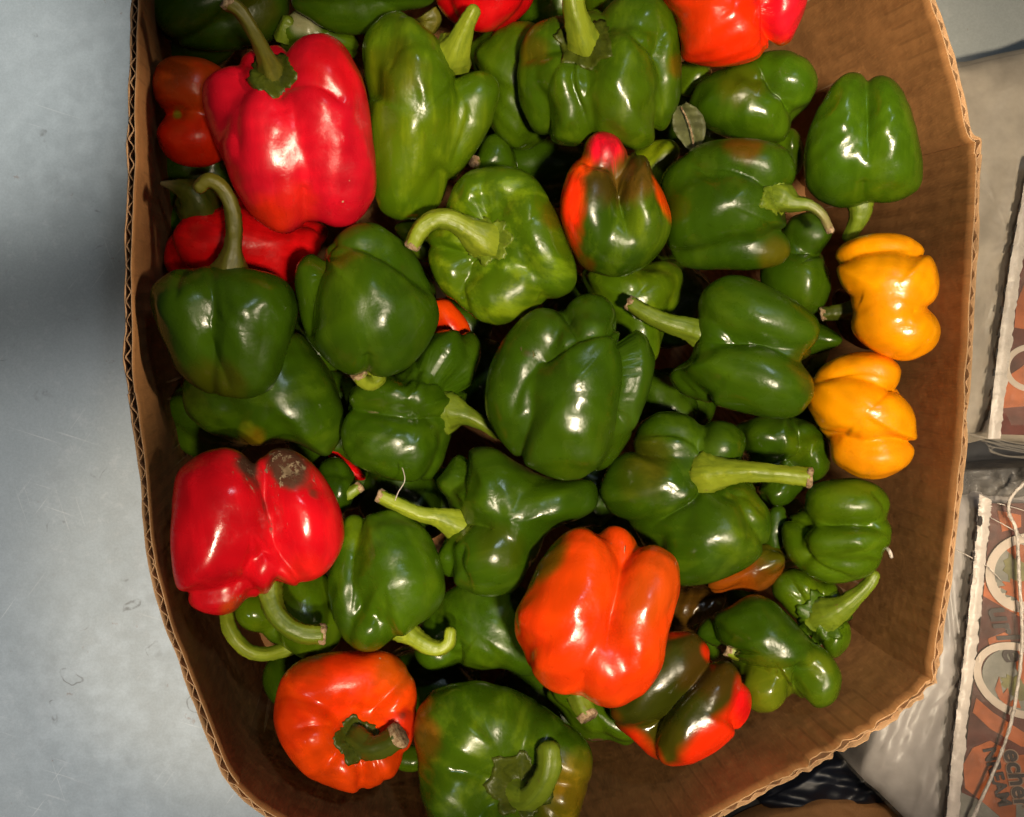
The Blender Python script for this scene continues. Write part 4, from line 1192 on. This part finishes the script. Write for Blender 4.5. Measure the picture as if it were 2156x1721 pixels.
pepper('green pepper under the scarred red one with a long looping stem at the cardboard',
    [(493,1285),(500,1310),(522,1330),(550,1335),(570,1352),(600,1366),(630,1384),(656,1391),(686,1380),(716,1350),(722,1300),(705,1250),(680,1205),(600,1200),(530,1230),(500,1255)],
    -0.024, 'mid', grooves=[([(556,1270),(566,1320),(590,1360)],12,10)], lobes=[(535,1290,48,46,0,-4,50),(640,1300,84,72,-80,14,70)], spots=[(540,1300,40,'light',.35)],
    stem=[(625,1356,0,20),(600,1368,6,15),(560,1378,16,14),(524,1372,24,14),(496,1348,28,14),(480,1318,26,14),(476,1290,20,13)], stem_tint='stemlight', base_h=-18, tip=False)

pepper('green pepper with hook-shaped stem, right of the scarred red pepper',
    [(690,1218),(703,1150),(726,1093),(756,1081),(785,1082),(815,1072),(849,1078),(882,1099),(908,1132),(928,1182),(938,1229),(932,1265),(908,1298),(880,1316),(852,1340),(822,1350),(802,1367),(776,1373),(746,1367),(723,1345),(703,1305),(692,1262)],
    0.000, 'green', grooves=[([(760,1078),(746,1130),(736,1200),(735,1310)],9,11),([(790,1280),(800,1340)],7,13)], axis=(-70,0), lobes=[(835,1205,125,92,-78,20,90),(735,1215,130,44,-92,-2,60),(785,1325,50,52,0,6,60)], spots=[(745,1120,36,'light',.45),(850,1270,80,'mid',.4)],
    stem=[(845,1325,-10,28),(868,1340,0,21),(895,1358,8,18),(922,1366,12,16),(943,1354,16,14),(948,1328,20,12)], stem_tint='stemlight', base_h=-12, tip=False)

pepper('dark green pepper with a tail-like tip and long stem pointing left, below the middle one',
    [(915,1018),(930,1000),(950,970),(975,950),(1005,941),(1041,943),(1071,963),(1104,982),(1154,1003),(1204,1010),(1246,1006),(1258,1035),(1257,1070),(1230,1090),(1185,1105),(1150,1130),(1131,1175),(1107,1212),(1088,1242),(1061,1253),(1021,1257),(982,1245),(948,1225),(925,1195),(918,1169),(930,1145),(948,1110),(944,1060)],
    -0.002, 'green', grooves=[([(950,1110),(1000,1108),(1040,1118)],14,13),([(975,1150),(966,1190),(988,1240)],11,9),([(985,950),(974,1000),(974,1050)],11,9)], axis=(190,0), lobes=[(1050,1045,95,88,30,16,88),(1120,1075,150,100,14,10,94),(1170,1050,100,56,6,0,60),(1035,1165,84,86,20,18,84),(950,1160,55,34,70,-18,50),(948,1000,46,30,60,-22,46)], neg=[(940,1096,16,28)], spots=[(1050,1150,50,'olive',.25)], streak=.3,
    stem=[(966,1105,-10,40),(950,1099,4,31),(922,1089,16,20),(884,1082,24,16),(842,1064,28,15),(800,1044,30,14)], stem_tint='stemlight', base_h=6)

pepper('shaded green pepper in the gap left of the big orange pepper',
    [(872,1370),(885,1400),(910,1413),(938,1412),(965,1404),(1010,1412),(1060,1408),(1110,1425),(1145,1400),(1140,1320),(1105,1240),(1010,1220),(930,1250),(885,1310)], -0.036, 'green', grooves=[([(965,1350),(968,1410)],10,10)], axis=(95,0), lobes=[(1030,1320,110,95,95,12,80),(920,1350,62,46,80,-8,55),(920,1390,34,30,0,0,40)], spots=[(1010,1390,50,'mid',.4)])

pepper('green pepper with thick stem lying straight to the right, its lobes spread around it',
    [(1263,1045),(1267,1010),(1288,972),(1322,942),(1340,900),(1372,874),(1413,866),(1450,873),(1476,893),(1504,884),(1540,891),(1566,911),(1574,935),(1562,962),(1572,1000),(1600,1040),(1624,1076),(1622,1114),(1613,1154),(1587,1187),(1537,1213),(1487,1230),(1434,1234),(1400,1215),(1365,1165),(1326,1105),(1287,1083)],
    0.000, 'green', grooves=[([(1484,985),(1484,958),(1470,930),(1430,908),(1380,905),(1335,915)],15,10),([(1492,985),(1492,955),(1486,920),(1490,880)],13,9),([(1488,1020),(1462,1055),(1420,1080),(1375,1105)],17,10),([(1530,1040),(1560,1060),(1578,1100),(1580,1160)],9,12),([(1545,1035),(1585,1052),(1618,1090)],10,8)], axis=(0,35), lobes=[(1372,1022,102,74,16,14,82,0.05),(1408,925,84,58,-18,8,70),(1515,945,68,66,30,4,70),(1495,1125,98,92,40,18,86),(1590,1085,62,38,-55,-6,56)], neg=[(1505,1003,34,42)], k=0.0011,
    spots=[(1370,965,50,'brown',.35),(1350,1000,50,'olive',.25),(1560,1130,55,'grove',.5),(1590,1060,36,'light',.5)], streak=.45,
    stem=[(1478,1000,-20,46),(1496,998,4,40),(1530,996,22,27),(1570,994,32,21),(1620,997,36,18),(1665,1002,36,18),(1704,1006,36,19)], stem_tint='stemlight')

pepper('crumpled shiny green pepper under the thick stem, beside the lower yellow pepper',
    [(1545,905),(1575,884),(1620,872),(1670,876),(1706,889),(1736,912),(1747,948),(1746,988),(1720,1018),(1699,1032),(1680,1043),(1660,1061),(1633,1066),(1608,1052),(1585,1022),(1568,975)], -0.026, 'green', grooves=[([(1678,872),(1690,920),(1684,960),(1645,978),(1590,985)],13,9),([(1620,995),(1660,1005),(1705,1000)],9,9),([(1730,930),(1715,960),(1720,990)],6,7)], axis=(40,20),
    lobes=[(1635,925,66,50,0,12,60),(1712,950,66,34,-85,0,52),(1642,1035,46,32,20,4,46),(1700,890,40,26,-40,0,40)], neg=[(1680,990,16,22)], spots=[(1690,940,30,'light',.5),(1715,990,30,'mid',.5)], k=0.0011, rough=.0006)

pepper('ribbed green pepper against the right wall, below the yellow ones',
    [(1650,1100),(1690,1068),(1696,1041),(1713,1021),(1752,1010),(1802,1007),(1845,1020),(1868,1041),(1877,1068),(1871,1090),(1878,1114),(1875,1144),(1862,1161),(1854,1187),(1832,1210),(1796,1226),(1752,1230),(1713,1217),(1673,1190),(1650,1154)],
    -0.010, 'mid', grooves=[([(1705,1106),(1760,1104),(1830,1098),(1876,1092)],11,11),([(1686,1125),(1700,1175),(1740,1206),(1800,1222)],11,8),([(1770,1168),(1855,1160)],5,11),([(1835,1030),(1862,1060),(1872,1085)],6,8)], axis=(10,10), lobes=[(1785,1062,88,52,-6,14,66),(1782,1142,92,46,-6,16,62),(1775,1190,76,42,8,2,52),(1690,1160,70,30,-52,-22,46),(1850,1090,30,60,0,0,50)], neg=[(1685,1100,18,22)], k=0.0011, spots=[(1790,1080,70,'grove',.3)])

pepper('green pepper with a crumpled calyx and a stem curving up to the wall, lower right',
    [(1623,1247),(1636,1210),(1673,1195),(1719,1212),(1760,1228),(1785,1262),(1796,1300),(1794,1335),(1786,1362),(1759,1387),(1739,1376),(1724,1350),(1688,1318),(1653,1282)], -0.030, 'mid', grooves=[([(1660,1215),(1690,1265),(1718,1330)],12,9),([(1730,1340),(1790,1325)],8,10)], axis=(20,45),
    lobes=[(1680,1240,56,38,-20,8,48),(1705,1300,70,30,-52,8,46),(1768,1350,40,36,30,4,46),(1760,1255,40,34,0,-6,46)], neg=[(1745,1288,22,32)], k=0.0011,
    stem=[(1730,1300,-12,40),(1746,1292,6,33),(1772,1280,20,23),(1803,1256,30,16),(1828,1232,34,13),(1841,1210,34,12)], stem_tint='stem', calyx=(46,7,'mid'), tip=False, spots=[(1690,1270,40,'light',.4)])

pepper('green pepper with a curled snail-like lobe in the lower right corner of the box',
    [(1465,1327),(1489,1299),(1533,1278),(1569,1256),(1599,1252),(1631,1268),(1664,1299),(1694,1331),(1714,1350),(1746,1373),(1768,1406),(1773,1438),(1762,1471),(1739,1490),(1714,1493),(1692,1480),(1679,1455),(1668,1460),(1649,1482),(1623,1501),(1587,1497),(1564,1466),(1545,1400),(1510,1361),(1474,1352)],
    -0.012, 'green', grooves=[([(1540,1392),(1580,1410),(1640,1412),(1690,1405)],10,10),([(1695,1395),(1682,1430),(1682,1470)],18,9),([(1700,1412),(1725,1415),(1738,1435),(1725,1455)],9,10),([(1500,1310),(1540,1345)],6,12)], axis=(200,0), lobes=[(1610,1345,110,76,-38,20,78),(1612,1450,48,56,0,10,56),(1725,1425,64,42,-80,8,50),(1500,1330,40,30,30,-20,40)], neg=[(1712,1442,22,16),(1600,1425,8,30)], k=0.0011, spots=[(1610,1455,60,'lime',.55),(1730,1440,50,'grove',.7),(1730,1400,25,'lime',.4)],
    stem=[(1560,1372,-10,20),(1545,1370,4,17),(1530,1366,12,14)], stem_tint='stemlight', base_h=20)

pepper('brownish green pepper with a bright red lower edge, right of the big orange pepper',
    [(1345,1400),(1380,1350),(1405,1331),(1444,1328),(1474,1340),(1498,1367),(1508,1390),(1530,1388),(1551,1409),(1565,1434),(1580,1458),(1582,1486),(1572,1519),(1548,1548),(1515,1578),(1474,1602),(1435,1615),(1399,1610),(1368,1592),(1330,1556),(1300,1532),(1284,1500),(1300,1450)],
    0.004, (0.036,0.044,0.003), grooves=[([(1500,1388),(1470,1430),(1430,1470),(1385,1520),(1355,1555)],20,10)], axis=(45,0), lobes=[(1400,1425,124,56,47,14,66,0.0),(1474,1500,128,58,47,16,66),(1352,1555,60,36,-40,-20,44),(1560,1480,50,36,60,-14,50)], k=0.0011, rough=.0006,
    spots=[(1500,1420,60,'brown',.75),(1470,1360,40,'brown',.5),(1503,1580,42,'redorange',.98,3.4,43),(1575,1460,26,'red',.95,2.2,75),(1494,1375,15,'redorange',.95,1.4,-50),(1352,1578,24,'redorange',.95,2.0,-40),(1410,1328,16,'redorange',.8,3,10),(1385,1350,30,'brown',.5),(1395,1560,45,'olive',.4),(1290,1510,20,'umber',.7)], streak=.3)

pepper('big bright orange pepper lying highest in the pile, lower centre',
    [(1081,1321),(1084,1291),(1107,1248),(1121,1215),(1137,1182),(1161,1149),(1194,1119),(1227,1109),(1258,1111),(1288,1106),(1320,1116),(1338,1134),(1347,1149),(1373,1146),(1399,1156),(1423,1175),(1432,1205),(1431,1248),(1419,1291),(1406,1341),(1399,1388),(1386,1424),(1360,1457),(1326,1481),(1293,1491),(1260,1486),(1234,1472),(1200,1469),(1161,1456),(1131,1431),(1112,1398),(1101,1368),(1086,1345)],
    0.036, 'orange', grooves=[([(1316,1150),(1317,1185),(1306,1230),(1290,1300),(1278,1360)],14,13),([(1240,1108),(1290,1130),(1318,1150)],13,9),([(1225,1410),(1225,1475)],9,13),([(1318,1150),(1346,1148)],10,9)], axis=(-105,-8), lobes=[(1205,1290,172,104,74,20,98),(1345,1310,158,76,80,14,88),(1306,1142,44,50,0,-14,54),(1130,1340,80,46,60,-14,60),(1270,1400,80,110,0,8,90)], spots=[(1150,1180,28,'green',.8,2.2,48),(1380,1230,50,(0.5,0.09,0.006),.5,1.8,60),(1230,1380,90,'redorange',.45),(1110,1330,50,'redorange',.4),(1330,1430,60,'redorange',.4)], scars=[(1287,1305,5,.30,16,78),(1243,1370,4,.28,6,-65),(1313,1157,6,.7)], streak=.15, rough=.0003,
    stem=[(1218,1462,-6,24),(1226,1485,0,22),(1238,1508,6,20)], stem_tint='stem', base_h=-22)

pepper('orange red pepper seen stem end on with a star calyx, bottom left of the box',
    [(577,1490),(583,1451),(600,1418),(630,1391),(676,1376),(749,1370),(816,1372),(849,1395),(870,1428),(879,1471),(880,1510),(873,1535),(869,1560),(855,1593),(832,1633),(796,1656),(759,1672),(723,1667),(693,1656),(656,1643),(623,1613),(593,1570),(577,1527)],
    0.000, 'orange', grooves=[([(700,1530),(655,1530),(615,1538)],9,12),([(752,1600),(757,1640),(758,1678)],10,9),([(790,1580),(802,1620),(815,1655)],8,7),([(815,1505),(850,1495),(885,1490)],11,14),([(690,1590),(660,1620)],6,12),([(770,1500),(775,1440)],5,12)], axis=(-30,65), lobes=[(720,1440,120,66,6,14,80),(655,1545,66,92,20,16,82),(720,1612,60,52,60,10,68),(800,1610,60,46,-60,10,66),(835,1500,72,46,75,8,70)], neg=[(758,1545,40,44)], k=0.0011,
    spots=[(690,1440,80,'redorange',.6),(610,1530,50,'redorange',.5),(640,1395,40,'umber',.5),(840,1400,50,'orangedark',.7),(845,1530,36,'red',.6)], scars=[(846,1508,12,.5)], streak=.15,
    stem=[(752,1558,-24,36),(758,1560,0,28),(782,1574,20,23),(812,1568,34,22),(840,1549,48,24)], stem_tint='stemdark', calyx=(41,5,'stemdark'))

pepper('huge green pepper with an olive flank and hooked stem, cut by the bottom edge',
    [(869,1535),(882,1491),(909,1457),(945,1441),(998,1433),(1054,1441),(1104,1461),(1147,1487),(1187,1516),(1220,1540),(1240,1568),(1249,1606),(1243,1650),(1226,1692),(1214,1735),(1180,1780),(1110,1805),(1010,1805),(930,1775),(899,1715),(885,1670),(878,1612)],
    0.012, 'green', grooves=[([(1140,1600),(1170,1560),(1190,1520)],10,14),([(1165,1660),(1210,1655),(1255,1650)],6,12),([(1040,1640),(990,1620),(940,1625)],7,18),([(1060,1600),(1030,1540),(1010,1480)],6,20),([(1150,1700),(1190,1730)],7,12)], axis=(-70,60), lobes=[(1000,1545,130,112,-30,10,110),(1165,1585,92,72,-50,10,90),(1180,1690,72,70,0,8,80),(1060,1755,110,70,0,6,80),(955,1680,92,84,80,10,90)], neg=[(1098,1655,42,58)],
    spots=[(880,1560,44,'umber',.65),(1210,1650,55,'gold',.55),(1195,1700,50,'gold',.45),(1080,1540,90,'mid',.45),(990,1640,70,'grove',.4)], streak=.6, rough=.0006,
    stem=[(1084,1668,-26,44),(1092,1676,-4,30),(1112,1682,16,24),(1138,1658,36,23),(1156,1618,52,23),(1157,1576,60,22)], stem_tint='stem', calyx=(56,7,'stemdark',1092,1652), tip=False)

pepper('green pepper with torn white-edged skin, below the big orange pepper',
    [(1150,1460),(1175,1495),(1212,1540),(1245,1562),(1285,1560),(1322,1570),(1345,1540),(1320,1480),(1260,1440),(1190,1430)], -0.040, 'mid', axis=(-30,0), n=3, roll=90, res=34, scars=[(1255,1560,6,.7,4,0)])

pepper('brown red pepper half hidden under the green one with the thick stem',
    [(1490,1225),(1540,1190),(1590,1150),(1630,1145),(1651,1168),(1650,1200),(1628,1231),(1593,1247),(1540,1243),(1505,1250)], -0.034, 'umber', axis=(20,0), n=3, roll=95, res=34, spots=[(1625,1165,34,'green',.7),(1545,1225,40,'orangedark',.5)])

pepper('small green pepper flank behind the brown red one and the ribbed green one',
    [(1590,1100),(1625,1068),(1648,1066),(1660,1090),(1662,1125),(1648,1155),(1615,1165),(1590,1140)], -0.040, 'green', axis=(90,0), n=3, roll=60, res=26)

pepper('dim olive brown pepper deep in the gap right of the big orange one',
    [(1390,1250),(1430,1232),(1490,1228),(1530,1250),(1520,1290),(1480,1330),(1420,1340),(1390,1310)], -0.062, 'brown', axis=(0,0), n=3, roll=90, res=30)

pepper('dark green pepper deep in the gap right of the middle pepper',
    [(1335,800),(1380,778),(1430,800),(1470,850),(1450,900),(1380,905),(1340,870)], -0.055, 'green', axis=(-40,0), n=3, roll=90, res=30)

pepper('brown red pepper low behind the upper yellow pepper and its stem',
    [(1752,625),(1780,605),(1830,620),(1860,680),(1840,735),(1795,725),(1765,695)], -0.038, (0.10,0.022,0.008), axis=(90,0), n=3, roll=60, res=28)

pepper('green pepper tip poking out under the end of the side-lying dark pepper',
    [(1680,690),(1720,680),(1766,704),(1772,722),(1740,740),(1690,745)], -0.035, 'green', axis=(170,0), n=3, roll=90, res=26)

pepper('highlight-painted green pepper in the gap above the large red one, with a stubby stem',
    [(585,60),(612,28),(650,12),(700,40),(745,75),(755,110),(720,135),(650,130),(600,110)], -0.034, 'grove', axis=(170,0), n=3, roll=60, res=30, spots=[(640,40,30,(0.45,0.42,0.25),.6)], streak=.3,  # pale spot paints a highlight into the skin colour
    stem=[(596,82,0,18),(600,66,8,15),(608,44,14,13)], stem_tint='stem', base_h=20, tip=False)

pepper('small green pepper wedge behind the bent stem of the streaky curled pepper',
    [(830,478),(866,462),(905,478),(915,520),(900,552),(868,535),(845,505)], -0.030, 'mid', axis=(-50,0), n=3, roll=60, res=26)

pepper('dark green pepper with a short upright stub, right of the scarred red pepper',
    [(670,985),(706,962),(738,985),(750,1020),(735,1070),(700,1085),(672,1050)], -0.044, 'green', axis=(0,10), n=3, roll=60, res=28,
    stem=[(700,1055,0,20),(716,1047,10,15),(738,1038,18,13),(757,1025,20,11)], stem_tint='stem', base_h=22)

pepper('small green pepper edge between the stem-end orange pepper and the huge green one',
    [(825,1600),(855,1570),(885,1575),(895,1605),(875,1625),(842,1622)], -0.038, 'mid', axis=(0,0), n=3, roll=60, res=24)

pepper('green pepper sliver under the orange red pepper, right of the deeply lobed one',
    [(1420,150),(1445,128),(1490,138),(1500,165),(1478,190),(1448,205),(1425,190)], -0.034, 'mid', axis=(60,0), n=3, roll=60, res=24)

pepper('small green pepper lobe between the two-lobed pepper and the hanging one',
    [(1630,290),(1668,270),(1690,300),(1690,350),(1668,375),(1640,350)], -0.036, 'mid', axis=(80,0), n=3, roll=60, res=26)

pepper('green pepper top cut by the photo edge, behind the upright pale stem',
    [(1225,0),(1245,-40),(1310,-50),(1345,-20),(1330,15),(1295,36),(1250,40)], -0.012, 'mid', axis=(90,0), n=3, roll=60, res=28)

pepper('dark green pepper top at the upper edge between the red tip and the pale stem',
    [(1090,40),(1110,-10),(1160,-50),(1220,-40),(1225,20),(1180,60),(1120,70)], -0.040, 'green', axis=(90,0), n=3, roll=60, res=28)

# the layer underneath, seen only as dark glimpses between the others
for i, (x, y, r) in enumerate([(1150,340,105),(1230,650,80),(960,690,70),(640,740,80),(1350,560,80),(720,1010,70),(930,1050,70),(1420,850,80),(1180,1330,90),(1330,1100,80),(330,480,60),(700,880,110),(1000,800,95),(860,1050,100),(450,880,95),(1250,1040,90),(1400,640,100),(1500,1300,100),(1150,1480,110),(900,1450,105),(400,60,100),(420,360,95),(1640,720,100),(1720,850,90),(1620,1120,90),(1000,240,100),(1450,240,95),(820,620,90),(640,1430,80)]):
    pts = [(x + r * 1.1 * math.cos(a), y + r * 0.95 * math.sin(a)) for a in np.linspace(0, 2 * math.pi, 12, endpoint=False)]
    pepper('dark green pepper of the bottom layer, only glimpsed in the black gaps', pts, -0.088, 'green', axis=(37 * i, 0), n=4, roll=20 * i, res=22, group='bottom layer of bell peppers')
# ------------------------------------------------------------------ small loose things
M_LEAF = plain('dull_leaf', (0.115, 0.125, 0.045), 0.6, 0.3, 120, var=0.3)
def leaf_mesh(name, line, half, z, lift, mat):
    C = catmull(line, 8); n = len(C); V = []; F = []; nc = 9
    for i in range(n):
        t = i / (n - 1)
        d = C[min(i + 1, n - 1)] - C[max(i - 1, 0)]; d /= np.linalg.norm(d); p = np.array([-d[1], d[0]])
        w_ = half * (math.sin(math.pi * min(1, t * 0.92 + 0.06)) ** 0.7) + 1
        for c in range(nc):
            s = (c / (nc - 1) - .5) * 2
            q = C[i] + p * s * w_
            V.append(at(q[0], q[1], z + lift * (1 - t) + 0.004 * abs(s) - 0.0015 * (1 - abs(s)) ** 3 + 0.0006 * math.sin(i * 1.3 + s * 4)))
    for i in range(n - 1):
        for c in range(nc - 1):
            F.append((i * nc + c, i * nc + c + 1, (i + 1) * nc + c + 1, (i + 1) * nc + c))
    o = mesh_obj(name, V, F, mat)
    m = o.modifiers.new('thickness', 'SOLIDIFY'); m.thickness = 0.0005
    return o
lf = leaf_mesh('leaf', [(1434, 222), (1446, 250), (1456, 280), (1462, 318)], 33, -0.002, 0.012, M_LEAF)
tag(lf, 'dull grey green leaf standing between the deeply lobed pepper and the two-lobed one', 'leaf')
vein = tube('midrib', [(1434, 226, 0.0125), (1446, 250, 0.0095), (1456, 280, 0.0062), (1461, 312, 0.003)], 0.0005, M_TIP, None, 6, 8)
vein.parent = lf
th = tube('thread', [(847, 985, 0.018), (852, 1004, 0.020), (850, 1018, 0.021), (838, 1038, 0.020), (832, 1054, 0.018)], 0.00028, M_WHITE)
tag(th, 'fine white thread lying above the stem that points left', 'thread')
hk = tube('husk', [(1866, 1154, 0.0), (1873, 1162, 0.003), (1877, 1174, 0.002)], 0.0011, M_WHITE, None, 6, 6)
tag(hk, 'tiny white husk sticking to the ribbed green pepper by the right wall', 'husk')
